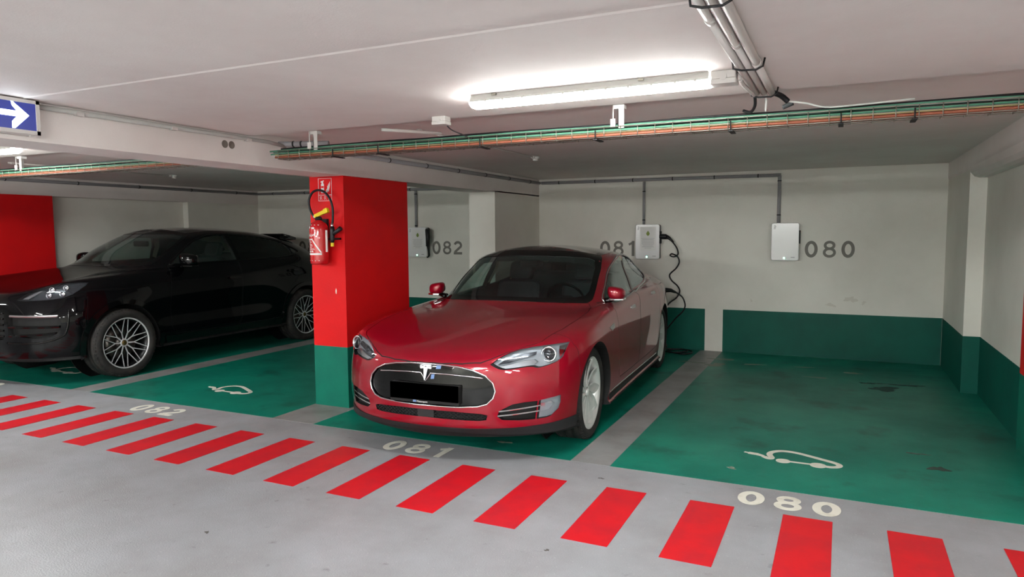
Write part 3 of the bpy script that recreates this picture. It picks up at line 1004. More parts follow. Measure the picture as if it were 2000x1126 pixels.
        for (a, b) in (((.508, .377), (.750, .405)), ((.500, .346), (.742, .368))):
            line = [(a[0] + (b[0] - a[0]) * k / 8, a[1] + (b[1] - a[1]) * k / 8) for k in range(9)]
            pts = [p - Vector((.006, 0, 0)) for p in on_skin(sk, line, 'x', .0)]
            m = MB(); vs = []
            for p in pts:
                for dx, dz in ((.006, -.0045), (.008, 0), (.006, .0045), (-.03, .003), (-.03, -.003)):
                    vs.append((p.x + dx, p.y * s, p.z + dz))
            n = len(pts)
            m.add(vs, [(5 * i + k, 5 * i + (k + 1) % 5, 5 * i + 5 + (k + 1) % 5, 5 * i + 5 + k) for i in range(n - 1) for k in range(5)] + [(0, 1, 2, 3, 4), tuple(5 * (n - 1) + k for k in (4, 3, 2, 1, 0))])
            m.build('intake_blade', M['chrome'], T)
        # door handles
        for (x, z) in ((-1.40, .868), (-2.38, .918)):
            pts = rrect(x - .085, x + .085, z - .014, z + .014, .012)
            put_patch(sk, pts, 'y', 'door_handle', M['satin'], T, .006, .002, .03, mir)
        # sill strip and side badge
        line = densify([(-.44, .272), (-1.4, .262), (-2.52, .258)], .08, False)
        pts = on_skin(sk, line, 'y', .001)
        MB().tube([(p.x, p.y * s, p.z) for p in pts], .005, 6).build('sill_strip', M['chrome'], T)
        sill = [(-.41, .252), (-2.54, .244), (-2.54, .205), (-.41, .205)]
        put_patch(sk, sill, 'y', 'sill', M['dark_trim'], T, .003, .004, .06, mir)
        badge = [(-.43, .795), (-.60, .812), (-.585, .775), (-.50, .758)]
        put_patch(sk, badge, 'y', 'side_badge', M['satin'], T, .003, .002, .03, mir)
        # mirror
        side_mirror(T, -.92, .885, 1.035, s, M['red_paint'], M['chrome'], .80, .072, .054)
        # wheel well liner
        for x in (0.0, -2.96):
            MB().lathe([(.388, .615), (.388, .60), (.0001, .60), (.0001, .615)], 40, 'y', (x, 0, .355)).build('wheel_well_liner', M['black_trim'], T, xf=flipm)
        # tail lamp
        tl = [(-3.55, .90), (-3.75, .93), (-3.93, .96), (-3.90, .88), (-3.70, .84)]
        put_patch(sk, tl, 'y', 'tail_lamp', mat_once('tail_red', srgb(150, 10, 14), .1), T, .003, .003, .03, mir)
    # nose panel: glossy black, chrome ring, chevron and emblem, lower mesh
    bm = patch(sk, grow(nose_c, -.003), 'x', -.010, .030, .03)
    for f in bm.faces: f.smooth = True
    o = link('grille_panel', bm_mesh(bm, 'grille_panel'), T); o.data.materials.append(M['black_gloss']); o.data.set_sharp_from_angle(angle=R(40))
    pts = on_skin(sk, densify(nose_c, .03), 'x', .0)
    MB().tube([(p.x + .001, p.y, p.z) for p in pts], .0058, 8, True).build('grille_ring', M['chrome'], T)
    chev = [(-.405, .600), (-.30, .611), (-.15, .619), (-.038, .620), (0, .566), (.038, .620), (.15, .619), (.30, .611), (.405, .600)]
    m = MB()
    pts = [sk.cast((3, y, z), (-1, 0, 0)) for y, z in densify(chev, .03, False)]
    m.tube([(p.x - .008, p.y, p.z) for p in pts], .0048, 8)
    m.build('grille_bar', M['chrome'], T)
    xe = sk.cast((3, 0, .64), (-1, 0, 0)).x - .012
    def badge3(y, z, d): return (xe + d + (.640 - z) * .30, y, z)
    m = MB()
    for poly in ([(-.046, .672), (-.02, .678), (.02, .678), (.046, .672), (.043, .664), (.02, .669), (-.02, .669), (-.043, .664)],
                 [(-.046, .661), (-.012, .666), (0, .659), (.012, .666), (.046, .661), (.040, .648), (.016, .651), (.006, .585), (0, .572), (-.006, .585), (-.016, .651), (-.040, .648)]):
        n = len(poly); vs = [badge3(a, b, .012) for a, b in poly] + [badge3(a, b, 0) for a, b in poly]
        m.add(vs, [tuple(range(n)), tuple(range(2 * n - 1, n - 1, -1))] + [(i, (i + 1) % n, n + (i + 1) % n, n + i) for i in range(n)])
    m.build('emblem', M['emblem'], T)
    for (y, z, w_, h_) in ((.092, .664, .034, .022), (.050, .598, .024, .030)):
        m = MB(); poly = [(y - w_ / 2, z - h_ / 2 - .003), (y + w_ / 2, z - h_ / 2), (y + w_ / 2 + .004, z + h_ / 2), (y - w_ / 2 + .004, z + h_ / 2 - .002)]
        vs = [sk.cast((3, a, b), (-1, 0, 0)) for a, b in poly]
        m.add([(v.x - .007, v.y, v.z) for v in vs] + [(v.x - .0105, v.y, v.z) for v in vs], [(0, 1, 2, 3), (7, 6, 5, 4), (0, 4, 5, 1), (1, 5, 6, 2), (2, 6, 7, 3), (3, 7, 4, 0)])
        m.build('sticker', M['pale_blue'], T)
    # plate on a holder
    xp = sk.cast((3, 0, .47), (-1, 0, 0)).x
    pl = thing('license_plate', None, None); pl.parent = T
    MB().rbox(xp - .05, xp + .012, -.264, .264, .418, .548, .008, 'x').build('plate_holder', M['black_trim'], pl)
    MB().rbox(xp + .012, xp + .016, -.262, .262, .438, .550, .006, 'x').build('plate', mat_once('plate_black', (.0, .0, .0, 1), .9, spec=0.0), pl)
    text_mesh('Motorsport', .017, 'dealer_lettering', M['white_text'], pl, Matrix.Translation((xp + .0125, -.055, .4205)) @ Matrix.Rotation(R(90), 4, 'Z') @ Matrix.Rotation(R(90), 4, 'X'))
    MB().box(xp + .0122, xp + .0132, -.085, -.060, .4205, .434).build('dealer_mark', M['pale_blue'], pl)
    # lower mesh
    def hexes(outline, name, depth):
        m = MB(); step_y, step_z = .030, .016
        z = .30; row = 0
        while z < .38:
            y = -.45 + (row % 2) * step_y / 2
            while y < .45:
                if inside(outline, y, z) and edge_dist(outline, y, z) > .004:
                    h = sk.cast((3, y, z), (-1, 0, 0))
                    p = [(y + .014 * math.cos(q), z + .0085 * math.sin(q)) for q in [PI / 3 * k + PI / 6 for k in range(6)]]
                    stroke(m, p, .0028, -.004, .004, lambda a, b, d, hx=h.x: (hx - depth + d, a, b), True)
                y += step_y
            z += step_z / 2 * 1.5; row += 1
        return m.build(name, M['dark_trim'], T)
    gfull = [(y, z) for y, z in gri if y >= 0] + [(-y, z) for y, z in reversed([q for q in gri if q[0] > .001])]
    hexes(gfull, 'lower_grille', .012)
    bm = patch(sk, grow(gfull, -.002), 'x', -.035, .046, .05); link('lower_grille_backing', bm_mesh(bm, 'b'), T).data.materials.append(M['black_trim'])
    h = sk.cast((3, 0, .34), (-1, 0, 0)); MB().rbox(h.x - .03, h.x - .006, -.062, .062, .318, .368, .006, 'x').build('radar_cover', M['dark_trim'], T)
    lip = [(0, .256), (.3, .256), (.6, .262), (.80, .272), (.905, .282), (.905, .208), (.7, .212), (.3, .226), (0, .228)]
    put_patch(sk, [q for q in lip] + [(-y, z) for y, z in lip[-2:0:-1]], 'x', 'front_lip', M['dark_trim'], T, .008, .01, .04)
    # cabin
    MB().add(*dash_mesh(.70), True).build('dashboard', M['cabin_dark'], T)
    for s in (1, -1):
        st = make_seat(T, M['seat']); st.location = (-1.62, .36 * s, .42)
    MB().rbox(-2.75, -2.55, -.62, .62, .55, 1.12, .06, 'x').build('rear_bench', M['seat'], T, bevel=.03)
    for s in (1, 0, -1):
        MB().rbox(-2.74, -2.64, .40 * s - .12, .40 * s + .12, 1.10, 1.22, .04, 'x').build('rear_headrest', M['seat'], T, bevel=.02)
    MB().rbox(-2.62, -2.10, -.62, .62, .42, .66, .05, 'y').build('rear_seat_cushion', M['seat'], T, bevel=.03)
    # steering wheel
    sw = thing('steering_wheel', None, None); sw.parent = T
    q = Matrix.Translation((-1.12, .36, .93)) @ Matrix.Rotation(R(-65), 4, 'Y')
    MB().tube([(.18 * math.cos(2 * PI * k / 28), .18 * math.sin(2 * PI * k / 28), 0) for k in range(28)], .013, 8, True).build('wheel_rim', M['black_gloss'], sw, xf=q)
    m = MB().rbox(-.055, .055, -.07, .07, -.03, .005, .02, 'z')
    m.tube([(0, -.17, 0), (0, .17, 0)], .014, 8).tube([(0, 0, 0), (-.17, 0, 0)], .014, 8)
    m.build('hub', M['cabin_dark'], sw, xf=q)
    # rear-view mirror and camera pod
    MB().rbox(-1.20, -1.17, -.12, .12, 1.235, 1.295, .02, 'x').build('rear_view_mirror', M['black_trim'], T, bevel=.006)
    MB().add([(-1.10, -.09, 1.30), (-1.10, .09, 1.30), (-1.24, .12, 1.352), (-1.24, -.12, 1.352), (-1.12, -.07, 1.25), (-1.12, .07, 1.25), (-1.26, .10, 1.30), (-1.26, -.10, 1.30)],
             [(0, 1, 2, 3), (4, 7, 6, 5), (0, 4, 5, 1), (1, 5, 6, 2), (2, 6, 7, 3), (3, 7, 4, 0)]).build('camera_pod', M['black_trim'], T)
    # wheels
    car_wheels(turbine_wheel, T, [(0, 1, .2, .80), (-2.96, 1, .75, .81), (0, -1, .4, .80), (-2.96, -1, .1, .81)], 2.96, .352, None)
    # socket flap beside the tail, where the cable enters
    return T, sk

def side_mirror(T, cx, cy, cz, s, cap, base, y_in, W=.088, H=.064):
    mm = thing('side_mirror', None, None); mm.parent = T
    nu, nv = 20, 14
    vs = []
    for i in range(nv + 1):
        ph = -PI / 2 + PI * i / nv
        for j in range(nu):
            th = 2 * PI * j / nu
            ex = math.copysign(abs(math.cos(th)) ** .7, math.cos(th)); ey = math.copysign(abs(math.sin(th)) ** .6, math.sin(th))
            cp = max(0.0, math.cos(ph)) ** .5
            X = .085 * ex * cp; Y = W * ey * cp; Z = H * math.copysign(abs(math.sin(ph)) ** .7, math.sin(ph))
            if X < -.02: X = -.02 - (abs(X) - .02) * .12
            if Z > 0: Z *= 1 - .22 * Y / W
            Y += .16 * -Z * (1 if Y < 0 else .5)
            X -= .30 * max(0, Y)
            vs.append((cx + X, (cy + Y) * s, cz + Z))
    fs = [(i * nu + j, i * nu + (j + 1) % nu, (i + 1) * nu + (j + 1) % nu, (i + 1) * nu + j) for i in range(nv) for j in range(nu)]
    MB().add(vs, fs, True).build('mirror_cap', cap, mm)
    z = cz - H
    pts = [(cx + .07, y_in + .03, z), (cx + .085, cy, z + .002), (cx + .05, cy + W * .97, z + .008), (cx - .05, cy + W, z + .008), (cx - .05, y_in + .03, z)]
    MB().prism([(x, y * s) for x, y, _ in pts], z - .006, z + .010).build('mirror_base', base, mm, bevel=.003)
    MB().tube([(cx + .01, (y_in - .02) * s, z - .022), (cx, (y_in + .02) * s, z - .012), (cx - .005, (y_in + .07) * s, z - .001)], [.03, .022, .016], 10).build('mirror_arm', M['black_gloss'], mm)
    MB().prism(rrect(cy - W * .82, cy + W * .82, cz - H * .7, cz + H * .72, .03) if s > 0 else [(-a, b) for a, b in rrect(cy - W * .82, cy + W * .82, cz - H * .7, cz + H * .72, .03)], cx - .060, cx - .045, 'x').build('mirror_glass', M['chrome'], mm)

def flip_bm(bm, mir):
    if mir:
        for v in bm.verts: v.co.y = -v.co.y
        bmesh.ops.reverse_faces(bm, faces=bm.faces)
    return bm

_once = {}
def mat_once(name, *a, **k):
    if name not in _once: _once[name] = mat(name, *a, **k)
    return _once[name]

def Skin_half(D):
    s = Skin.__new__(Skin); s.D = D
    return Skin.half_solid(s)

def text_mesh(txt, size, name, material, parent, xf, ext=.0005):
    cu = bpy.data.curves.new(name, 'FONT'); cu.body = txt; cu.size = size; cu.extrude = ext
    o = bpy.data.objects.new(name, cu); C.objects.link(o)
    dg = bpy.context.evaluated_depsgraph_get(); dg.update()
    me = bpy.data.meshes.new_from_object(o.evaluated_get(dg))
    bpy.data.objects.remove(o); bpy.data.curves.remove(cu)
    me.transform(xf); me.materials.clear(); me.materials.append(material)
    return link(name, me, parent)

def dash_mesh(hw, x0=-.62, x1=-1.02, z=.955, x_off=0.0, z_off=0.0):
    prof = [(x0, .60), (x0, z - .03), (x0 - .08, z - .012), (x1 + .10, z - .01), (x1 + .02, z - .035), (x1, z - .09), (x1 + .04, z - .30)]
    vs, fs = [], []
    ys = [-hw, -hw * .93, -hw * .5, 0, hw * .5, hw * .93, hw]
    for k, y in enumerate(ys):
        t = .94 if k in (0, 6) else 1
        for x, zz in prof: vs.append((x + x_off + (.10 * (abs(y) / hw) ** 2) * -1 * (1 if x > -.8 else 0), y, .6 + (zz - .6) * t + z_off))
    n = len(prof)
    for i in range(len(ys) - 1):
        for k in range(n - 1): fs.append((i * n + k, i * n + k + 1, (i + 1) * n + k + 1, (i + 1) * n + k))
        fs.append((i * n + n - 1, i * n, (i + 1) * n, (i + 1) * n + n - 1))
    fs += [tuple(range(n)), tuple(range(len(vs) - 1, len(vs) - 1 - n, -1))]
    return vs, fs

def make_seat(parent, m_):
    s = thing('front_seat', None, None); s.parent = parent
    MB().rbox(-.02, .46, -.25, .25, .02, .20, .06, 'x').build('cushion', m_, s, bevel=.03)
    q = Matrix.Translation((-.02, 0, .12)) @ Matrix.Rotation(R(-16), 4, 'Y')
    MB().rbox(-.11, .03, -.245, .245, 0, .56, .09, 'x').build('backrest', m_, s, bevel=.035, xf=q)
    MB().rbox(-.09, .01, -.13, .13, .56, .76, .06, 'x').build('headrest', m_, s, bevel=.03, xf=q)
    return s

# ------------------------------------------------------------------ black coupe SUV
SUV_BELT = [(.93, 0), (.922, .25), (.89, .45), (.82, .64), (.70, .785), (.52, .895), (.27, .955), (0, .978), (-.4, .978), (-.9, .965), (-1.5, .962), (-2.1, .968), (-2.55, .98),
            (-2.9, .985), (-3.25, .972), (-3.6, .92), (-3.85, .81), (-3.97, .61), (-4.01, .30), (-4.02, 0)]
def suv_rows():
    B = SUV_BELT
    def inset(d, z):
        return [(-1.5 + (x + 1.5) * (1 - d / 2.4), y * (1 - d / .95), z if not isinstance(z, list) else z[j]) for j, (x, y) in enumerate(B)]
    r0 = [(x, 0.0, z) for x, y, z in inset(.10, .26)]
    r1 = inset(.09, .265)
    r2 = inset(.03, [.29] * 8 + [.29] * 6 + [.34] * 6)
    r3 = inset(.004, .38)
    r4 = [(x, y * (.985 if 8 <= j <= 11 else 1), z) for j, (x, y, z) in enumerate(inset(.0, .55))]
    r5 = [(x, y * (.978 if 8 <= j <= 11 else 1), z) for j, (x, y, z) in enumerate(inset(.0, .72))]
    r6 = [(.905, 0, .875), (.898, .25, .876), (.865, .44, .88), (.79, .62, .885), (.665, .765, .89), (.49, .872, .90), (.25, .935, .91), (0, .958, .915), (-.4, .955, .915),
          (-.9, .948, .915), (-1.5, .95, .92), (-2.1, .957, .925), (-2.6, .972, .93), (-2.9, .975, .935), (-3.25, .96, .94), (-3.6, .905, .94), (-3.86, .79, .94), (-3.98, .59, .94), (-4.02, .30, .94), (-4.03, 0, .94)]
    r7 = [(.84, 0, .955), (.83, .25, .96), (.79, .43, .975), (.71, .60, 1.01), (.60, .735, 1.045), (.43, .835, 1.068), (.2, .890, 1.082), (-.05, .905, 1.09), (-.4, .908, 1.09), (-.9, .91, 1.085), (-1.5, .915, 1.085),
          (-2.1, .925, 1.095), (-2.6, .94, 1.105), (-2.9, .94, 1.11), (-3.25, .92, 1.115), (-3.6, .86, 1.115), (-3.84, .75, 1.11), (-3.96, .56, 1.10), (-4.0, .28, 1.10), (-4.01, 0, 1.10)]
    r8 = [(.62, 0, 1.03), (.61, .22, 1.032), (.57, .40, 1.042), (.49, .55, 1.065), (.38, .67, 1.092), (.2, .765, 1.112), (-.02, .815, 1.128), (-.28, .84, 1.14), (-.55, .852, 1.15), (-.95, .865, 1.155), (-1.5, .875, 1.16),
          (-2.1, .885, 1.17), (-2.58, .895, 1.185), (-2.9, .88, 1.20), (-3.2, .845, 1.21), (-3.5, .775, 1.215), (-3.72, .665, 1.215), (-3.84, .49, 1.21), (-3.88, .25, 1.21), (-3.89, 0, 1.21)]
    r10 = [(-.30, 0, 1.195), (-.305, .22, 1.194), (-.33, .40, 1.192), (-.375, .54, 1.189), (-.43, .65, 1.187), (-.505, .74, 1.185), (-.64, .80, 1.192), (-.79, .825, 1.20), (-.97, .835, 1.208), (-1.2, .84, 1.213), (-1.55, .845, 1.218),
           (-2.0, .85, 1.225), (-2.42, .85, 1.237), (-2.74, .83, 1.255), (-3.0, .79, 1.275), (-3.24, .715, 1.29), (-3.42, .60, 1.30), (-3.52, .44, 1.305), (-3.57, .22, 1.31), (-3.58, 0, 1.31)]
    r9 = [lerp(r8[j], r10[j], .52) for j in range(20)]
    r13 = [(-1.02, 0, 1.592), (-1.03, .2, 1.59), (-1.055, .36, 1.583), (-1.09, .48, 1.572), (-1.14, .56, 1.558), (-1.21, .615, 1.552), (-1.31, .648, 1.562), (-1.46, .66, 1.576), (-1.62, .662, 1.583), (-1.80, .66, 1.58), (-2.0, .652, 1.57),
           (-2.25, .64, 1.555), (-2.5, .625, 1.53), (-2.74, .60, 1.50), (-2.94, .56, 1.475), (-3.1, .505, 1.455), (-3.22, .42, 1.442), (-3.29, .30, 1.437), (-3.32, .15, 1.437), (-3.33, 0, 1.437)]
    r11, r12 = [], []
    for j in range(20):
        for t, out, k in ((.36, r11, 1), (.72, r12, .8)):
            x, y, z = lerp(r10[j], r13[j], t)
            if 6 <= j <= 13: y += .018 * k
            elif j < 6: z += .022 * k; x += .012 * k
            else: z += .01 * k
            out.append((x, y, z))
    xs = [-1.25, -1.26, -1.28, -1.31, -1.35, -1.40, -1.47, -1.56, -1.68, -1.82, -2.0, -2.2, -2.4, -2.58, -2.72, -2.83, -2.90, -2.95, -2.97, -2.98]
    def zr(x): return float(np.interp(x, [-2.98, -2.7, -2.4, -2.1, -1.8, -1.55, -1.38, -1.25], [1.545, 1.598, 1.632, 1.652, 1.662, 1.664, 1.655, 1.638]))
    r15 = [(x, 0.0, zr(x)) for x in xs]
    r14 = []
    for j in range(20):
        x, y, z = lerp(r13[j], r15[j], .5)
        r14.append((x, y, z + .02))
    r14[0] = (-1.13, 0, 1.617); r14[-1] = (-3.16, 0, 1.497)
    return [r0, r1, r2, r3, r4, r5, r6, r7, r8, r9, r10, r11, r12, r13, r14, r15]

def spoked_wheel():
    """dark wheel with ten machined Y spokes"""
    w = thing('wheel', None, None)
    wheel_tyre(.378, .276, .275).build('tire', M['rubber'], w)
    m = wheel_barrel(.276, .275)
    m.build('rim', M['rim_dark'], w)
    face, side = MB(), MB()
    face.lathe([(.268, .120), (.279, .1235), (.283, .1225), (.283, .112), (.266, .110)], 72, 'y', closed=True)
    def bar(mb, p, q, w0, w1, y0, y1, th):
        (r0, a0), (r1, a1) = p, q
        A = Vector((r0 * math.cos(a0), r0 * math.sin(a0))); B = Vector((r1 * math.cos(a1), r1 * math.sin(a1)))
        d = (B - A).normalized(); n_ = Vector((-d.y, d.x))
        v = []
        for (P, w_, y) in ((A, w0, y0), (B, w1, y1)):
            for s_ in (1, -1):
                v += [(P.x + n_.x * w_ / 2 * s_, y, P.y + n_.y * w_ / 2 * s_), (P.x + n_.x * w_ / 2 * s_, y - th, P.y + n_.y * w_ / 2 * s_)]
        mb.add(v, [(0, 2, 6, 4), (1, 5, 7, 3), (0, 4, 5, 1), (2, 3, 7, 6), (0, 1, 3, 2), (4, 6, 7, 5)])
    for k in range(10):
        a = 2 * PI * k / 10 + PI / 20
        for mb, dy, dw, th in ((face, .0, 0, .003), (side, -.003, .004, .022)):
            bar(mb, (.040, a), (.115, a), .016 + dw, .013 + dw, .078 + dy, .086 + dy, th)
            for s_ in (1, -1):
                bar(mb, (.110, a), (.271, a + s_ * .235), .010 + dw, .008 + dw, .086 + dy, .113 + dy, th)
    face.lathe([(.030, .084), (.044, .083), (.046, .076), (.030, .076)], 30, 'y', closed=True)
    face.build('spoke_faces', M['rim_cut'], w)
    side.build('spokes', M['rim_dark'], w)
    MB().lathe([(.0001, .088), (.026, .087), (.031, .08), (.031, .05), (.0001, .05)], 24, 'y').build('hub_cap', mat_once('hub_brass', srgb(120, 100, 60), .35, metal=.8), w)
    m = MB().lathe([(.06, .02), (.185, .02), (.185, -.01), (.06, -.01)], 48, 'y', closed=True)
    m.lathe([(.0001, .05), (.07, .05), (.075, 0), (.0001, 0)], 24, 'y')
    m.build('brake_disc', M['disc'], w)
    return w

def build_suv():
    T = thing('car', 'glossy black coupe SUV with silver spoked wheels parked left of the red pillar', 'car', (-8.107, 5.108, 0), R(-89.71))
    rows = suv_rows(); sk = Skin(loft(rows))
    me = bm_mesh(sk.half_solid(), 'body')
    r10, r11, r12, r13, r14, r15 = rows[10:]
    def shrink(row, fx, fy, dz=0, z=None):
        return [(-1.9 + (x + 1.9) * fx, y * fy, (z if z is not None else zz + dz)) for x, y, zz in row]
    cav = [[(x, 0.0, z) for x, y, z in shrink(r10, .82, .84, z=.55)], shrink(r10, .82, .84, z=.56), shrink(r10, .84, .87, z=.8), shrink(r10, .90, .90, z=1.08),
           shrink(r10, .945, .94, -.015), shrink(r11, .955, .94, -.02), shrink(r12, .955, .94, -.03), shrink(r13, .955, .94, -.035), shrink(r14, .955, .94, -.035), shrink(r15, .955, 1, -.035)]
    me = boolean(me, Skin_half(loft(cav, 4)))
    for x in (0.0, -2.895):
        me = boolean(me, mb_bm(MB().prism([(x + .425 * math.cos(2 * PI * k / 64), .385 + .425 * math.sin(2 * PI * k / 64)) for k in range(64)], .58, 1.2, 'y')))
    full = lambda p: [q for q in p if q[1] >= 0] + [(x, -y) for x, y in reversed([q for q in p if q[1] > 0.001])]
    ws = [(-.31, -.012), (-.31, 0), (-.315, .22), (-.345, .40), (-.40, .56), (-.47, .66), (-.54, .715), (-.66, .722), (-.88, .690), (-1.08, .640), (-1.19, .595), (-1.13, .49), (-1.08, .36), (-1.05, .2), (-1.04, 0), (-1.04, -.012)]
    wi = [(-.36, -.02), (-.36, 0), (-.365, .22), (-.40, .39), (-.45, .53), (-.51, .62), (-.58, .675), (-.67, .690), (-.87, .660), (-1.04, .615), (-1.13, .575), (-1.08, .47), (-1.03, .34), (-1.0, .2), (-.99, 0), (-.99, -.02)]
    me = boolean(me, patch(sk, wi, 'z', .05, .18, .04))
    fw = [(-.74, 1.215), (-.86, 1.30), (-1.02, 1.40), (-1.18, 1.485), (-1.34, 1.535), (-1.50, 1.556), (-1.66, 1.562), (-1.72, 1.40), (-1.74, 1.230), (-1.3, 1.222), (-1.0, 1.218)]
    rw = [(-1.74, 1.562), (-1.95, 1.553), (-2.2, 1.530), (-2.45, 1.495), (-2.66, 1.453), (-2.82, 1.40), (-2.93, 1.345), (-2.97, 1.305), (-2.85, 1.277), (-2.5, 1.250), (-2.1, 1.237), (-1.80, 1.232), (-1.79, 1.40)]
    for o_ in (fw, rw): me = boolean(me, patch(sk, grow(o_, -.004), 'y', .05, .13, .05))
    rg = [(-3.08, -.02), (-3.08, 0), (-3.08, .30), (-3.06, .44), (-3.2, .46), (-3.36, .46), (-3.44, .38), (-3.46, .2), (-3.47, 0), (-3.47, -.02)]
    me = boolean(me, patch(sk, rg, 'z', .05, .10, .04))
    hl = [(.485, .915), (.53, .955), (.585, .998), (.65, 1.035), (.72, 1.062), (.78, 1.074), (.835, 1.076), (.868, 1.070), (.877, 1.04), (.872, .995), (.858, .955), (.825, .925), (.77, .910), (.68, .903), (.58, .900), (.51, .902)]
    me = boolean(me, patch(sk, hl, 'x', .06, .055, .02))
    itk = [(.42, .555), (.42, .735), (.60, .745), (.80, .745), (.835, .725), (.845, .68), (.84, .60), (.815, .555), (.77, .525), (.65, .52)]
    me = boolean(me, patch(sk, itk, 'x', .05, .06, .03))
    gr = [(-.01, .50), (-.01, .80), (.30, .80), (.37, .78), (.375, .55), (.34, .50)]
    me = boolean(me, patch(sk, gr, 'x', .05, .06, .04))
    def cut_piece(me, out_in, out_out, view, depth):
        a = patch(sk, out_in, view, .05, depth, .05); b = patch(sk, out_out, view, .06, depth + .006, .05)
        return boolean(me.copy(), a, 'INTERSECT'), boolean(me, b)
    hood = [(-.305, -.012), (-.305, 0), (-.31, .22), (-.34, .40), (-.40, .55), (-.47, .66), (-.48, .74), (-.2, .765), (.15, .735), (.42, .68), (.60, .61), (.70, .52), (.765, .42), (.80, .25), (.81, 0), (.81, -.012)]
    hood_me, me = cut_piece(me, grow(hood, -.0022), grow(hood, .0022), 'z', .04)
    fd = [(-.70, 1.203), (-.66, 1.10), (-.62, .90), (-.60, .70), (-.60, .50), (-.64, .40), (-1.1, .39), (-1.62, .39), (-1.69, .50), (-1.71, .80), (-1.72, 1.0), (-1.74, 1.222), (-1.3, 1.214), (-1.0, 1.209)]
    rd = [(-1.755, 1.222), (-1.735, 1.0), (-1.725, .80), (-1.705, .50), (-1.64, .39), (-2.1, .39), (-2.36, .40), (-2.42, .50), (-2.48, .66), (-2.58, .80), (-2.72, .92), (-2.84, 1.05), (-2.90, 1.18), (-2.88, 1.268), (-2.5, 1.242), (-2.1, 1.229)]
    fd_me, me = cut_piece(me, grow(fd, -.002), grow(fd, .0025), 'y', .05)
    rd_me, me = cut_piece(me, grow(rd, -.002), grow(rd, .0025), 'y', .05)
    bpoly = [(.40, .05), (.40, .70), (.38, .86), (.37, .92), (.55, .92), (.70, .955), (.79, 1.0), (1.3, 1.0), (1.3, .05)]
    bp_me = boolean(me.copy(), mb_bm(MB().prism(grow(bpoly, -.0018), -.02, 1.3, 'y')), 'INTERSECT')
    me = boolean(me, mb_bm(MB().prism(grow(bpoly, .0018), -.02, 1.3, 'y')))
    mats = [M['black_paint'], M['black_trim'], M['cabin_light']]
    def pick(c):
        return 2 if -3.3 < c.x < -.5 and c.z > 1.25 and sk.near(c)[3] > .028 else 1
    finish(me, sk, mats, 'body', T, 'both', pick=pick, low=.30)
    finish(hood_me, sk, mats[:2], 'hood', T, 'both')
    finish(bp_me, sk, mats[:2], 'front_bumper', T, 'both', low=.31)
    for mm, nm in ((fd_me, 'front_door'), (rd_me, 'rear_door')):
        finish(mm.copy(), sk, mats[:2], nm, T, 'left'); finish(mm, sk, mats[:2], nm, T, 'right')
    put_patch(sk, grow(full(wi), .01), 'z', 'windshield', M['windscreen'], T, -.0015, .0045, .05)
    put_patch(sk, full(ws), 'z', 'windshield_frame', M['black_gloss'], T, .0015, .002, .03, hole=full(wi))
    put_patch(sk, full(rg), 'z', 'rear_window', M['privacy_glass'], T, .001, .004, .06)
    roof = [(-1.15, 0), (-1.17, .3), (-1.22, .50), (-1.40, .54), (-2.0, .52), (-2.6, .47), (-2.8, .40), (-2.86, .2), (-2.88, 0)]
    put_patch(sk, full(roof), 'z', 'roof_panel', M['roof_glass'], T, .0018, .002, .06)
    for mir in (False, True):
        s = -1 if mir else 1
        put_patch(sk, grow(fw, .004), 'y', 'front_side_window', M['side_glass'], T, -.003, .007, .06, mir)
        put_patch(sk, grow(rw, .004), 'y', 'rear_side_window', M['privacy_glass'], T, -.003, .007, .06, mir)
        dlo = fw[:7] + rw[:11] + [(-1.76, 1.226)] + fw[9:]
        pts = on_skin(sk, curve_through(grow(dlo, .008), 3), 'y', .002)
        MB().tube([(p.x, p.y * s, p.z) for p in pts], .006, 6, True).build('window_trim', M['black_gloss'], T)
        # arch trims
        for x in (0.0, -2.895):
            a0, a1 = (-14, 194) if x == 0 else (-10, 190)
            outer = arc(x, .385, .478, .478, a0, a1, 40); inner = arc(x, .385, .427, .427, a1, a0, 40)
            put_patch(sk, outer + inner, 'y', 'wheel_arch_trim', M['black_gloss'], T, .014, .012, .05, mir)
            MB().lathe([(.42, .60), (.42, .585), (.0001, .585), (.0001, .60)], 40, 'y', (x, 0, .385)).build('wheel_well_liner', M['black_trim'], T, xf=Matrix.Diagonal((1, s, 1, 1)))
        # headlight
        hd = thing('headlight', None, None); hd.parent = T
        bm = patch(sk, grow(hl, -.002), 'x', -.048, .053, .02); flip_bm(bm, mir); link('reflector', bm_mesh(bm, 'reflector'), hd).data.materials.append(M['lamp_dark'])
        put_patch(sk, grow(hl, -.0025), 'x', 'lens', M['lens'], hd, .001, .002, .02, mir)
        bar_ = [(.53, .918), (.64, .995), (.67, .995), (.585, .918)]
        bm = patch(sk, bar_, 'x', -.018, .046, .02); flip_bm(bm, mir); link('turn_signal', bm_mesh(bm, 'turn_signal'), hd).data.materials.append(M['satin'])
        for (y, z) in ((.725, 1.005), (.80, 1.02), (.725, .950), (.80, .962)):
            h = sk.cast((3, y, z), (-1, 0, 0))
            q = Vector((.93, .30 * s, .12)).to_track_quat('Z', 'Y').to_matrix().to_4x4(); q.translation = (h.x - .028, y * s, z)
            m = MB().lathe([(.022, -.02), (.028, -.01), (.027, .010), (.021, .004)], 24, closed=True)
            m.lathe([(.0001, .010), (.014, .006), (.020, -.004), (.0001, -.01)], 24)
            m.build('lamp_module', M['chrome'], hd, xf=q)
        # intake with bars
        bm = patch(sk, grow(itk, -.002), 'x', -.045, .055, .04); flip_bm(bm, mir); link('side_intake', bm_mesh(bm, 'side_intake'), T).data.materials.append(M['black_trim'])
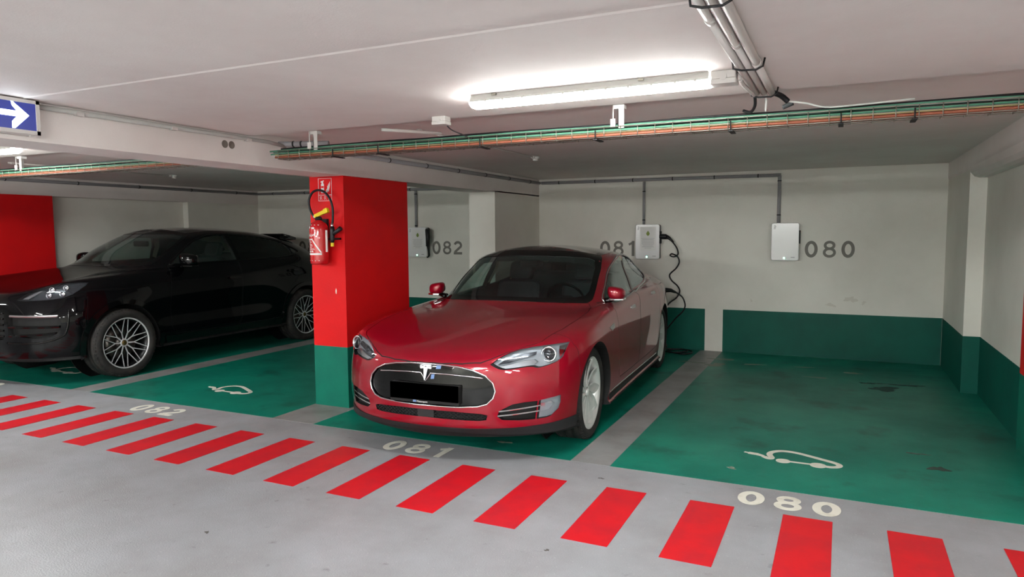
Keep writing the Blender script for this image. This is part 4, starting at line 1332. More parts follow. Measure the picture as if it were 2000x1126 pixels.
        for nm_, y0, y1, z0, z1, hh, mt in (('daytime_light', .44, .825, .750, .742, .011, 'satin'), ('intake_bar', .42, .835, .640, .632, .012, 'black_gloss'), ('intake_bar', .42, .815, .545, .565, .012, 'black_gloss')):
            pts = on_skin(sk, [(y0 + (y1 - y0) * k / 10, z0 + (z1 - z0) * k / 10) for k in range(11)], 'x', 0)
            vs = []
            for p in pts:
                for dx, dz in ((.000, -hh), (.006, 0), (.000, hh), (-.05, hh * .7), (-.05, -hh * .7)): vs.append((p.x + dx, p.y * s, p.z + dz))
            n = len(pts)
            MB().add(vs, [(5 * i + k, 5 * i + (k + 1) % 5, 5 * i + 5 + (k + 1) % 5, 5 * i + 5 + k) for i in range(n - 1) for k in range(5)] + [(0, 1, 2, 3, 4), tuple(5 * (n - 1) + k for k in (4, 3, 2, 1, 0))]).build(nm_, M[mt], T)
        trimp = curve_through([(.40, .475), (.62, .470), (.76, .485), (.845, .53), (.868, .60), (.875, .70), (.868, .80)], 5, False)
        pts = on_skin(sk, trimp, 'x', .0)
        MB().tube([(p.x, p.y * s, p.z) for p in pts], [.010] * len(pts), 8).build('bumper_trim', M['black_gloss'], T)
        for (x, z) in ((-1.60, 1.005), (-2.66, 1.045)):
            put_patch(sk, rrect(x - .10, x + .10, z - .014, z + .014, .012), 'y', 'door_handle', M['black_gloss'], T, .022, .002, .03, mir)
        sill = [(-.50, .385), (-2.42, .385), (-2.40, .30), (-.52, .30)]
        put_patch(sk, sill, 'y', 'sill', M['black_gloss'], T, .012, .006, .08, mir)
        side_mirror(T, -.86, .98, 1.265, s, M['black_gloss'], M['black_gloss'], .80, .105, .075)
        tl = [(-3.45, 1.06), (-3.7, 1.08), (-3.93, 1.08), (-3.93, 1.04), (-3.6, 1.02)]
        put_patch(sk, tl, 'y', 'tail_lamp', mat_once('tail_red', srgb(150, 10, 14), .1), T, .003, .003, .03, mir)
    # front grille, plate, spoiler
    for z in (.54, .60, .66, .72, .78):
        pts = on_skin(sk, [(-.35 + .7 * k / 10, z) for k in range(11)], 'x', -.01)
        MB().tube(pts, .009, 8).build('grille_slat', M['black_gloss'], T)
    bm = patch(sk, [(-.37, .505), (-.37, .79), (.37, .79), (.37, .505)], 'x', -.045, .055, .06); link('grille_backing', bm_mesh(bm, 'g'), T).data.materials.append(M['black_trim'])
    MB().rbox(.915, .945, -.26, .26, .42, .53, .008, 'x').build('license_plate', M['black_trim'], T)
    sp = [(-2.93, -.54), (-3.05, -.56), (-3.22, -.53), (-3.27, -.30), (-3.28, 0), (-3.27, .30), (-3.22, .53), (-3.05, .56), (-2.93, .54)]
    vs = []
    for dz in (0, -.034):
        for x, y in sp: vs.append((x, y, 1.572 + (x + 2.93) * .21 + dz))
    n = len(sp)
    m = MB().add(vs, [tuple(range(n)), tuple(range(2 * n - 1, n - 1, -1))] + [(i, (i + 1) % n, n + (i + 1) % n, n + i) for i in range(n)])
    for y in (-.40, 0, .40): m.box(-3.10, -2.98, y - .03, y + .03, 1.45, 1.54)
    m.build('spoiler', M['black_gloss'], T, bevel=.006)
    # cabin
    v, f = dash_mesh(.72, x_off=.10, z_off=.235)
    MB().add(v, f, True).build('dashboard', M['cabin_dark'], T)
    for s in (1, -1):
        st = make_seat(T, M['cabin_dark']); st.location = (-1.55, .37 * s, .62)
    MB().rbox(-2.62, -2.42, -.62, .62, .75, 1.30, .06, 'x').build('rear_bench', M['cabin_dark'], T, bevel=.03)
    sw = thing('steering_wheel', None, None); sw.parent = T
    q = Matrix.Translation((-1.05, .37, 1.14)) @ Matrix.Rotation(R(-65), 4, 'Y')
    MB().tube([(.18 * math.cos(2 * PI * k / 28), .18 * math.sin(2 * PI * k / 28), 0) for k in range(28)], .014, 8, True).build('wheel_rim', M['black_trim'], sw, xf=q)
    m = MB().rbox(-.06, .06, -.08, .08, -.03, .005, .02, 'z'); m.tube([(0, -.17, 0), (0, .17, 0)], .014, 8).tube([(0, 0, 0), (-.17, 0, 0)], .014, 8)
    m.build('hub', M['cabin_dark'], sw, xf=q)
    MB().rbox(-.99, -.96, -.13, .13, 1.42, 1.49, .025, 'x').build('rear_view_mirror', M['black_trim'], T, bevel=.006)
    car_wheels(spoked_wheel, T, [(0, 1, .1, .855), (-2.895, 1, .5, .86), (0, -1, .4, .855), (-2.895, -1, .1, .86)], 2.895, .378, None)
    return T, sk

# ------------------------------------------------------------------ the garage: floor, ceiling, walls, beams (x right, y into the bays, z up)
YB = 9.318          # back wall
ZC = 2.287          # ceiling over the aisle
def struct(name, mb, m_, parent=None, **k):
    o = mb.build(name, m_, parent, **k)
    if parent is None: o['kind'] = 'structure'
    return o
floor = struct('floor', MB().box(-14.6, 6.6, -6.6, YB + .2, -.15, 0), M['floor_grey'])
m = MB().box(-14.6, 6.6, -6.6, 3.88, ZC, ZC + .3).box(-14.6, 6.6, 3.86, YB + .2, ZC + .028, ZC + .3)
m.add([(-3.95, 2.262, ZC), (-3.95, 2.290, ZC), (1.2, 2.290, ZC), (1.2, 2.262, ZC), (-3.95, 2.276, ZC - .004), (1.2, 2.276, ZC - .004)], [(0, 4, 5, 3), (4, 1, 2, 5), (0, 1, 4), (3, 5, 2)])
m.add([(1.2, 2.262, ZC), (1.2, 2.290, ZC), (6.5, 2.290, ZC), (6.5, 2.262, ZC), (1.2, 2.276, ZC - .004), (6.5, 2.276, ZC - .004)], [(0, 4, 5, 3), (4, 1, 2, 5), (0, 1, 4), (3, 5, 2)])
struct('ceiling', m, M['ceiling'])
wall_back = struct('wall_back', MB().box(-9.7, 1.5, YB, YB + .2, 0, ZC + .1), M['wall'])
BAND = .552
def band(parent, x0, x1, y0, y1, z1=BAND):
    return MB().box(x0, x1, y0, y1, 0.001, z1).build('painted_band', M['wall_green'], parent)
band(wall_back, -9.33, -1.596, YB - .003, YB + .001)
band(wall_back, -1.368, 1.07, YB - .003, YB + .001)
# right side: pier, wall; left side the same; long low beams over them
wall_right = struct('wall_right', MB().box(1.215, 1.5, 5.97, 7.83, 0, ZC + .05).box(1.075, 1.5, 7.83, YB + .01, 0, ZC + .05), M['wall'])
band(wall_right, 1.212, 1.22, 5.97, 7.83); band(wall_right, 1.072, 1.08, 7.827, YB - .003); band(wall_right, 1.072, 1.216, 7.826, 7.835)
wall_left = struct('wall_left', MB().box(-9.75, -9.45, 5.7, 7.85, 0, ZC + .05).box(-9.75, -9.34, 7.85, YB + .01, 0, ZC + .05), M['wall'])
band(wall_left, -9.46, -9.447, 5.7, 7.85); band(wall_left, -9.35, -9.337, 7.847, YB - .003)
wm = struct('wall_middle', MB().box(-4.315, -3.95, 7.89, YB + .01, 0, 2.09), M['wall'])
band(wm, -4.318, -3.947, 7.887, YB - .003)
def beam(x0, x1, zb, r=.0):
    if r:
        p = [(x1, zb), (x1, ZC + .1), (x0, ZC + .1), (x0, zb + .10), (x0 + .012, zb + .045), (x0 + .04, zb + .012), (x0 + .08, zb)]
        mb = MB().prism(p, -6.6, YB + .02, 'y')
    else:
        mb = MB().box(x0, x1, -6.6, YB + .02, zb, ZC + .1)
    o = mb.build('beam', M['ceiling']); o['kind'] = 'structure'
    return o
b = beam(-4.315, -3.95, 2.076)
beam(-9.75, -9.335, 2.076)
beam(1.07, 1.5, 2.05, .1)
# two old core holes in the beam face
m = MB()
for y in (3.651, 3.712): m.lathe([(.0001, -3.9495), (.024, -3.9495), (.027, -3.9485), (.027, -3.952), (.0001, -3.952)], 20, 'x', (0, y, 2.204))
m.build('core_hole', M['core_grey'], b)
def pillar(x0, x1, y0, y1, name='pillar'):
    m = MB().box(x0, x1, y0, y1, BAND, 2.08); m2 = MB().box(x0, x1, y0, y1, 0, BAND)
    t = thing(name, None, None); t['kind'] = 'structure'
    m.build('upper_section', M['pillar_red'], t); m2.build('lower_section', M['pillar_green'], t)
    return t
p1 = pillar(-4.355, -3.977, 4.972, 5.972)
MB().add([(-4.092, 4.9715, 1.035), (-4.083, 4.9715, 1.03), (-4.080, 4.9715, 1.06), (-4.086, 4.9715, 1.085), (-4.094, 4.9715, 1.06)], [(0, 1, 2, 3, 4)]).build('chipped_paint', M['mark_white'], p1)
pillar(-9.75, -9.33, 4.75, 5.75)
pillar(1.172, 1.5, 4.97, 5.972)
# rest of the aisle behind and beside the camera
struct('wall_front', MB().box(-14.6, 6.6, -6.8, -6.6, 0, ZC + .1), M['wall'])
struct('wall_far_left', MB().box(-14.8, -14.6, -6.8, 5.2, 0, ZC + .1).box(-14.8, -9.74, 4.8, 5.0, 0, ZC + .1), M['wall'])
struct('wall_far_right', MB().box(6.6, 6.8, -6.8, 5.2, 0, ZC + .1).box(1.49, 6.8, 5.0, 5.2, 0, ZC + .1), M['wall'])

# ------------------------------------------------------------------ paint on the floor
def fl3(a, b, d): return (a, b, d)
def slab(name, x0, x1, y0, y1, z, m_):
    return MB().box(x0, x1, y0, y1, .0002, z).build(name, m_, floor)
YBAY = 4.426
slab('green_bay', -9.60, -7.091, 4.44, YB, .0015, M['bay_green'])
slab('green_bay', -6.792, -4.371, 4.44, YB, .0015, M['bay_green'])
slab('green_bay', -3.914, -1.650, YBAY, YB, .0015, M['bay_green'])
slab('green_bay', -1.368, 1.3, YBAY, YB, .0015, M['bay_green'])
slab('bay_line', -7.091, -6.792, 4.44, YB, .0012, M['line_grey'])
slab('bay_line', -4.371, -3.914, YBAY, 4.99, .0012, M['line_grey'])
slab('bay_line', -1.650, -1.368, YBAY, YB, .0012, M['line_grey'])
random.seed(4)
for i in range(-8, 17):
    x = -5.85 + .509 * i
    if x > 6 or x < -14: continue
    m = MB().add([(x, 3.255, .002), (x + .249, 3.255, .002), (x + .249, 4.045, .002), (x, 4.045, .002)], [(0, 1, 2, 3)])
    m.box(x, x + .249, 3.255, 4.045, .0004, .0018)
    m.build('red_stripe', M['stripe_red'], floor)
def number(txt, x, y, w, h, pitch, t, name, m_, parent, to3, d0, d1):
    mb = MB()
    for k, ch in enumerate(txt): digit(mb, ch, x + k * pitch, y, w, h, t, d0, d1, to3)
    return mb.build(name, m_, parent)
for txt, x in (('080', -.515), ('081', -3.035), ('082', -5.80), ('083', -8.52)):
    number(txt, x, 4.112, .150, .220, .203, .046, 'bay_number', M['mark_white'], floor, fl3, .0018, .0028)
for txt, x, pt in (('080', -.408, .204), ('081', -3.035, .190), ('082', -5.755, .190), ('083', -8.43, .195)):
    number(txt, x, 1.235, .146, .205, pt, .037, 'wall_number', M['digit_grey'], wall_back, lambda a, b, d: (a, YB - d, b), .0, .0015)
ICON = dict(plug=[(-.571, 5.112), (-.544, 5.090), (-.49, 5.082), (-.449, 5.058)],
            cable=[(-.449, 5.055), (-.423, 5.028), (-.403, 5.027), (-.397, 5.052), (-.410, 5.090), (-.418, 5.125), (-.409, 5.17), (-.372, 5.215), (-.323, 5.236), (-.251, 5.230), (-.164, 5.190), (-.076, 5.142), (-.012, 5.108), (.022, 5.078), (.030, 5.045), (.014, 5.015), (-.02, 5.0), (-.052, 4.998)])
def car_symbol(dx, dy, sx=1.0):
    m = MB()
    tr = lambda p: [((a + .27) * sx - .27 + dx, b + dy) for a, b in p]
    stroke(m, tr([(-.585, 5.108), (-.555, 5.100)]), .022, .0018, .0027, fl3)
    stroke(m, tr([(-.555, 5.098), (-.50, 5.090), (-.462, 5.070), (-.447, 5.055)]), [.046, .046, .034, .022], .0018, .0027, fl3)
    stroke(m, tr(curve_through(ICON['cable'], 4, False)), .040, .0018, .0028, fl3)
    for cx, cy, r in ((-.32, 5.006, .047), (-.10, 5.003, .052)):
        m.prism(tr(arc(cx, cy, r, r, 0, 360, 24)[:-1]), .0018, .0027)
    stroke(m, tr([(-.28, 5.010), (-.15, 5.010)]), .026, .0018, .0028, fl3)
    m.build('charging_symbol', M['mark_white'], floor)
car_symbol(0, 0); car_symbol(-5.30, 0); car_symbol(-7.89, -.02); car_symbol(-2.5, .05)

def blotch(name, parent, cx, cy, rx, ry, m_, seed, z=.0022, wall=False, n=26):
    rnd = random.Random(seed)
    ph = [rnd.uniform(0, 6.28) for _ in range(5)]
    pts = []
    for k in range(n):
        a = 2 * PI * k / n
        r = 1 + .28 * math.sin(2 * a + ph[0]) + .22 * math.sin(3 * a + ph[1]) + .18 * math.sin(5 * a + ph[2]) + .12 * math.sin(8 * a + ph[3])
        pts.append((cx + rx * r * math.cos(a), cy + ry * r * math.sin(a)))
    mb = MB().prism(pts, YB - .0012, YB - .0002, 'y') if wall else MB().prism(pts, .0003, z)
    mb.build(name, M[m_], parent)
for i, (x, y, rx, ry) in enumerate(((.42, 7.72, .14, .09), (.60, 7.98, .16, .04), (.30, 7.95, .10, .03), (.62, 5.25, .05, .05), (.52, 5.55, .06, .02))):
    blotch('wet_stain', floor, x, y, rx, ry, 'stain_dark', i)
for i, (x, y, rx, ry) in enumerate(((-1.30, 8.35, .10, .10), (-1.28, 8.75, .12, .05), (-.9, 8.55, .10, .025), (-.35, 8.60, .09, .02), (-.20, 8.05, .13, .02), (-1.55, 8.42, .13, .04), (.15, 8.45, .10, .03), (-.62, 4.72, .03, .02), (-2.25, 4.62, .05, .02))):
    blotch('pale_stain', floor, x, y, rx, ry, 'stain_pale', 20 + i)
for i, (x, y, rx, ry) in enumerate(((-1.78, 2.30, .035, .012), (-1.90, 2.26, .018, .006), (-1.70, 2.20, .012, .008), (-.25, 2.60, .012, .008), (-3.0, 2.55, .012, .012), (-1.35, 4.18, .016, .010), (-1.28, 3.1, .012, .01), (-.7, 3.75, .01, .01))):
    blotch('floor_chip', floor, x, y, rx, ry, 'chip_dark', 40 + i, .0012)
for i, (x, y, rx, ry) in enumerate(((.12, .735, .06, .035), (-.10, .66, .05, .02), (.26, .70, .02, .02), (-1.02, .68, .01, .02))):
    blotch('wall_scuff', wall_back, x, y, rx, ry, 'scuff', 60 + i, 0, True)

# ------------------------------------------------------------------ ceiling lamps
def make_lamp(label, loc):
    t = thing('ceiling_lamp', label, 'lamp', loc, 0, 'tube lamps on the ceiling')
    prof = [(-.038, 0), (-.046, -.022), (-.047, -.034), (.047, -.034), (.046, -.022), (.038, 0)]
    MB().prism(prof, -.61, .61, 'x').build('housing', M['white_plastic'], t)
    pr = [(-.042, -.033), (-.039, -.050), (-.026, -.063), (.026, -.063), (.039, -.050), (.042, -.033)]
    vs, n = [], len(pr)
    for x, k in ((-.622, .55), (-.612, .92), (-.60, 1), (.60, 1), (.612, .92), (.622, .55)):
        for y, z in pr: vs.append((x, y * (.7 + .3 * k), -.033 + (z + .033) * k))
    fs = [(i * n + j, i * n + (j + 1) % n, (i + 1) * n + (j + 1) % n, (i + 1) * n + j) for i in range(5) for j in range(n)] + [tuple(range(n)), tuple(range(6 * n - 1, 5 * n - 1, -1))]
    MB().add(vs, fs).build('diffuser', M['lamp_glow'], t)
    for x in (-.52, -.42, -.31, -.2, -.09, .02, .13, .24, .35, .46, .55):
        MB().box(x - .006, x + .006, -.050, -.042, -.040, -.028).build('clip', M['white_plastic'], t)
    for x in (-.47, .30):
        MB().box(x - .013, x + .013, -.052, .052, -.012, 0).build('bracket', M['zinc'], t)
    return t
l0 = make_lamp('long lit tube lamp on the ceiling above the red car, above the cable tray', (-1.172, 3.325, ZC))
for (x, y, lab) in ((-6.545, 3.40, 'lit tube lamp beyond the beam on the left, above the black car'), (4.175, 3.40, 'lit tube lamp on the aisle ceiling to the far right'),
                    (-1.185, -.9, 'lit tube lamp on the ceiling behind the camera, middle one'), (-5.4, -.9, 'lit tube lamp on the ceiling behind the camera, left one'), (3.2, -.9, 'lit tube lamp on the ceiling behind the camera, right one'),
                    (-1.185, -4.4, 'added fill tube lamp over the far bays behind the camera, middle one'), (-6.545, -4.4, 'added fill tube lamp over the far bays behind the camera, left one'), (4.175, -4.4, 'added fill tube lamp over the far bays behind the camera, right one'), (-11.5, .5, 'lit tube lamp at the far left end of the aisle'),
                    (-1.185, -2.7, 'added fill tube lamp behind the camera, between the front and rear rows, middle'), (-5.4, -2.7, 'added fill tube lamp behind the camera, between the front and rear rows, left'), (3.2, -2.7, 'added fill tube lamp behind the camera, between the front and rear rows, right'),
                    (-3.3, -5.7, 'added fill tube lamp close to the wall behind the camera, left'), (1.2, -5.7, 'added fill tube lamp close to the wall behind the camera, right')):  # rows behind the nearest rear one: unseen, added as fill light
    c = copy_tree(l0); c.location = (x, y, ZC); c['label'] = lab
    if y < 3:  # unseen lamps, emission raised as fill
        for ch in c.children:
            if ch.name.startswith('diffuser'):
                ch.data = ch.data.copy(); ch.data.materials[0] = M['lamp_glow_bright']
def junction(name, label, loc, sx, sy, sz, rotz=0, face=True):
    t = thing(name, label, 'junction box', loc, rotz)
    MB().rbox(-sx / 2, sx / 2, -sy / 2, sy / 2, -sz * .6, 0, .008, 'z').build('base', M['pipe_white'], t, bevel=.003)
    MB().rbox(-sx / 2 - .002, sx / 2 + .002, -sy / 2 - .002, sy / 2 + .002, -sz, -sz * .6, .008, 'z').build('lid', M['pipe_white'], t, bevel=.003)
    MB().cyl((0, -sy / 2 - .003, -sz * .45), sy * .2, .004, 'y', 20).build('knockout', M['pipe_white'], t)
    return t
junction('junction_box', 'white junction box at the right end of the long lit lamp', (-.500, 3.325, ZC), .11, .085, .058)
junction('junction_box', 'small white junction box on the ceiling left of the lamp', (-2.27, 3.80, ZC), .095, .075, .05)
tag(MB().tube([(-.446, 3.325, ZC - .028), (-.432, 3.33, ZC - .028)], .016, 12).build('conduit_stub', M['pipe_white']), 'short white conduit between junction box and pipe bundle', 'conduit')
MB_w = MB().tube(curve_through([(-2.27, 3.845, ZC - .03), (-2.24, 3.87, ZC - .07), (-2.18, 3.90, ZC - .10), (-2.12, 3.93, ZC - .13)], 4, False), .004, 6)
tag(MB_w.build('cable', M['cable_black']), 'thin dark cable dropping from small junction box to the tray', 'cable')

# ------------------------------------------------------------------ conduits
def pipe(pts, r, label, name='conduit_pipe', m_='pipe_white', group=None, straps=(), seg=12):
    t = thing(name, label, 'conduit', (0, 0, 0), 0, group)
    MB().tube(pts, r, seg).build('pipe', M[m_], t)
    for p, d in straps:
        ax = Vector(d).normalized(); P_ = Vector(p)
        MB().tube([P_ - ax * .006, P_ + ax * .006], r + .003, seg).build('strap', M['strap'], t)
    return t
ZP = ZC - .021
for k, (dx, r) in enumerate(((-.052, .0165), (-.017, .0165), (.020, .018))):
    pipe([(-.36 + dx, -6.55, ZP), (-.36 + dx, 2.42 + .35 * k, ZP)], r, None, straps=())
tmp = [o for o in C.objects if o.name.startswith('conduit_pipe')][:3]
for o, dx, side in zip(tmp, (-.052, -.017, .020), ('left', 'middle', 'right')):
    o['label'] = '%s one of three parallel white conduits running along the ceiling toward the tray' % side
    o['group'] = 'parallel ceiling conduits'
    r = .018 if side == 'right' else .0165
    y1 = 2.42 + .35 * (-.052, -.017, .020).index(dx)
    MB().tube([(-.36 + dx, y1, ZP), (-.36 + dx, 3.80, ZP)], r * .93, 12).build('pipe_end', M['pipe_white'], o)
    MB().tube([(-.36 + dx, y1 - .03, ZP), (-.36 + dx, y1 + .015, ZP)], r * 1.12, 12).build('coupling', M['pipe_white'], o)
for y, lab in ((2.20, 'black strap round the three conduits at the top edge of the picture'), (3.12, 'black strap round the three conduits beside the junction box'), (3.78, 'black strap round the three conduits at their end by the tray')):
    pts = [(-.36 - .078, y, ZC - .002), (-.36 - .074, y, ZP - .014), (-.36 - .04, y, ZP - .024), (-.36 + .02, y, ZP - .026), (-.36 + .045, y, ZP - .014), (-.36 + .052, y, ZC - .002)]
    tag(MB().tube(pts, .0045, 6).build('cable_strap', M['strap']), lab, 'strap', 'straps round the ceiling conduits')
# thinner bent conduit dropping to the tray
pipe(curve_through([(-.442, 3.42, ZP), (-.442, 3.50, ZP - .006), (-.43, 3.62, ZP - .012), (-.42, 3.80, ZP - .010)], 5, False), .010, 'thin curved conduit just left of the three ceiling conduits')
for i, (pts, r, m_, lab) in enumerate((
    ([(-.42, 3.80, ZP - .01), (-.425, 3.86, ZP - .05), (-.45, 3.90, ZP - .075), (-.49, 3.93, 2.205)], .008, 'cable_black', 'black cable curving from the conduit end down to the tray, left one'),
    ([(-.37, 3.80, ZP), (-.37, 3.86, ZP - .02), (-.375, 3.90, ZP - .07), (-.375, 3.94, 2.20)], .006, 'cable_white', 'white cable dropping straight from the conduit ends to the tray'),
    ([(-.34, 3.80, ZP), (-.30, 3.87, ZP - .01), (-.27, 3.90, ZP - .035)], .014, 'cable_black', 'thick black cable sleeve at the end of the right conduit'),
    ([(-.27, 3.90, ZP - .035), (-.18, 3.91, 2.215), (-.09, 3.92, 2.19), (.06, 3.93, 2.192), (.3, 3.93, 2.20)], .005, 'cable_white', 'thin white cable sagging from conduit end onto the tray'),
    ([(-.30, 3.98, 2.215), (-.25, 3.99, 2.235)], .012, 'cable_grey', 'grey cable gland standing on the tray by the conduits'))):
    tag(MB().tube(curve_through(pts, 6, False), r, 8).build('cable', M[m_]), lab, 'cable')
# grey conduits along beams and back wall
def rings(p0, p1, n):
    a, b_ = Vector(p0), Vector(p1)
    return [(a.lerp(b_, (k + .5) / n), b_ - a) for k in range(n)]
zc = 2.262
pipe([(-3.925, 4.45, zc), (-3.925, 9.27, zc)], .021, 'grey conduit along the middle beam above the red car', m_='pipe_grey', straps=rings((-3.925, 4.6, zc), (-3.925, 9.25, zc), 7))
pipe([(-3.90, 9.290, zc), (-.70, 9.290, 2.250)], .021, 'grey conduit along the top of the back wall, right bays', m_='pipe_grey', straps=rings((-3.9, 9.290, zc), (-.7, 9.290, 2.25), 6))
pipe([(-.715, 9.292, 2.243), (-.715, 9.292, 1.66)], .021, 'grey conduit dropping to the blank charger beside the empty bay', m_='pipe_grey', straps=[((-.715, 9.292, 2.18), (0, 0, 1)), ((-.715, 9.292, 1.76), (0, 0, 1))])
pipe([(-2.415, 9.292, 2.23), (-2.415, 9.292, 1.65)], .018, 'thin grey conduit dropping to the charger that has the cable plugged in', m_='pipe_grey', straps=[((-2.415, 9.292, 2.10), (0, 0, 1)), ((-2.415, 9.292, 1.72), (0, 0, 1))])
pipe([(-9.30, 9.290, zc), (-4.36, 9.290, zc - .03)], .021, 'grey conduit along the top of the back wall, left bays', m_='pipe_grey', straps=rings((-9.3, 9.290, zc), (-4.36, 9.290, zc - .03), 7))
pipe([(-6.03, 9.292, 2.225), (-6.03, 9.292, 1.65)], .021, 'grey conduit dropping to the charger just right of the red pillar', m_='pipe_grey', straps=[((-6.03, 9.292, 2.17), (0, 0, 1)), ((-6.03, 9.292, 1.68), (0, 0, 1))])
pipe([(-9.30, 2.0, zc), (-9.30, 9.27, zc)], .021, 'grey conduit along the left beam above the black car', m_='pipe_grey', straps=rings((-9.30, 2.0, zc), (-9.30, 9.25, zc), 8))
pipe([(-3.932, 2.36, 2.262), (-3.932, 4.05, 2.262), (-3.925, 4.22, 2.245)], .014, 'slim white conduit on the middle beam, from arrow sign to tray', m_='pipe_mid', straps=())
m = MB()
for y in (2.60, 3.22, 3.85): m.box(-3.95, -3.915, y - .02, y + .02, 2.244, 2.262)
tag(m.build('conduit_clip', M['pipe_white']), 'white clips holding slim conduit on the middle beam', 'clip')
pipe([(-4.0, 4.15, 2.262), (-3.91, 4.22, 2.262), (-3.60, 4.34, 2.262)], .021, 'grey bent conduit with black sleeve behind the tray end', m_='pipe_grey', straps=[((-3.86, 4.24, 2.262), (1, .35, 0)), ((-3.80, 4.26, 2.262), (1, .35, 0))])

# ------------------------------------------------------------------ cable trays
YT, ZT0, ZT1 = 3.96, 2.112, 2.168
def make_tray(x0, x1, label):
    t = thing('cable_tray', label, 'cable tray')
    m = MB()
    w = .055
    for (y, z) in ((YT - w, ZT1), (YT - w, (ZT0 + ZT1) / 2), (YT - w, ZT0), (YT, ZT0), (YT + w, ZT0), (YT + w, (ZT0 + ZT1) / 2), (YT + w, ZT1)):
        m.tube([(x0, y, z), (x1, y, z)], .0028, 6)
    n = int((x1 - x0) / .098)
    for k in range(n + 1):
        x = x0 + .098 * k
        m.tube([(x, YT - w - .003, ZT1 + .003), (x, YT - w - .003, ZT0 - .003), (x, YT + w + .003, ZT0 - .003), (x, YT + w + .003, ZT1 + .003)], .0026, 5)
    m.build('wire_basket', M['zinc'], t)
    return t
make_tray(-3.70, 4.2, 'wire basket cable tray hanging across the ceiling above the red car')
make_tray(-9.3, -4.33, 'wire basket cable tray left of the middle beam above the black car')
random.seed(11)
LANES = [('cable_orange', .0080, -.041, .000, 'orange cable at the very front of the bottom layer of the %s tray'), ('cable_grey', .0100, -.018, .000, 'thick grey cable second from the front at the bottom of the %s tray'), ('cable_orange', .0125, .009, .000, 'thick orange cable in the middle bottom of the %s tray'), ('cable_orange', .0110, .036, .000, 'orange cable at the back bottom of the %s tray'),
         ('cable_cream', .0055, -.0415, .0175, 'cream cable at the very front of the %s tray'), ('cable_green', .0065, -.030, .029, 'green cable second from the front in the middle layer of the %s tray'), ('cable_grey', .0075, -.010, .029, 'grey cable in the middle layer of the %s tray'),
         ('cable_cream', .0055, .009, .029, 'cream cable toward the back of the %s tray, in its middle layer'), ('cable_green', .0065, .030, .029, 'green cable at the back of the %s tray, in its middle layer'),
         ('cable_green', .0065, -.040, .048, 'green cable at the front of the %s tray, on the top layer'), ('cable_white', .0055, -.022, .048, 'white cable on the top layer of the %s tray'), ('cable_green', .0060, -.004, .048, 'green cable in the middle of the top layer of the %s tray'),
         ('cable_grey', .0070, .016, .048, 'grey cable at the back of the top layer of the %s tray'), ('cable_black', .0090, .036, .050, 'black cable along the back edge of the %s tray'), ('cable_black', .0070, .020, .066, 'thin black cable lying on top of everything in the %s tray')]
for x0, x1, side in ((-3.74, 4.1, 'right'), (-9.2, -4.36, 'left')):
    for li, (m_, r, dy, dz, lab) in enumerate(LANES):
        n = int((x1 - x0) / .12)
        pts = []
        for k in range(n + 1):
            x = x0 + (x1 - x0) * k / n
            # the whole bundle wanders together, so the cables lie side by side
            wy = .004 * math.sin(x * 1.9) + .0015 * math.sin(x * 5.1 + li)
            wz = .0035 * math.sin(x * 2.7 + .4) * (dz > .03) + .0012 * math.sin(x * 6.3 + li * 2) * (dz > .03)
            pts.append((x, YT + dy + wy * .6, ZT0 + .0045 + r + dz + abs(wz)))
        if side == 'right' and li in (5, 9, 11): pts[0] = (x0 - .05, pts[0][1], pts[0][2] - .004)
        tag(MB().tube(pts, r, 7).build('cable', M[m_]), lab % side, 'cable', 'cables in the %s tray' % side)
# ties on the tray
for x, wh in ((-3.2, 'nearest the left end of the tray'), (-2.82, 'second from the left end of the tray'), (-2.05, 'left of the lamp'), (-1.3, 'below the left half of the lamp'),
              (-.55, 'below the junction box'), (-.02, 'just right of the three ceiling conduits'), (.30, 'second to the right of the ceiling conduits'), (.82, 'nearest the right edge of the picture')):
    m = MB().tube([(x, YT - .0655, ZT0 - .012), (x, YT - .0655, ZT0 + .04)], .004, 6)
    m.box(x - .012, x + .012, YT - .068, YT + .055, ZT0 - .014, ZT0 - .008)
    tag(m.build('cable_tie', M['strap']), 'black tie on the cable tray, ' + wh, 'cable tie', 'cable ties on the right tray')
# tray hangers
for x, lab in ((-1.17, 'white bracket holding the tray below the lamp'), (-3.38, 'white bracket holding the tray near the red pillar'), (-6.80, 'white bracket holding the left tray'), (2.6, 'white bracket holding the tray at far right')):
    t = thing('tray_hanger', lab, 'bracket', (x, YT - .03, 0), 0, 'tray hangers')
    MB().tube([(-.025, -.03, ZC), (-.025, -.03, ZT1 + .005)], .0035, 6).build('rod', M['pipe_white'], t)
    MB().box(-.040, -.012, -.036, -.028, ZT1 - .002, ZT1 + .042).build('plate', M['pipe_white'], t)
    m = MB().box(.0, .035, -.02, -.016, ZT1 - .01, ZC - .02).box(-.03, .035, -.02, .03, ZC - .02, ZC + .002).box(.0, .004, -.02, .02, ZT1 - .01, ZC - .02)
    m.build('channel', M['pipe_white'], t)

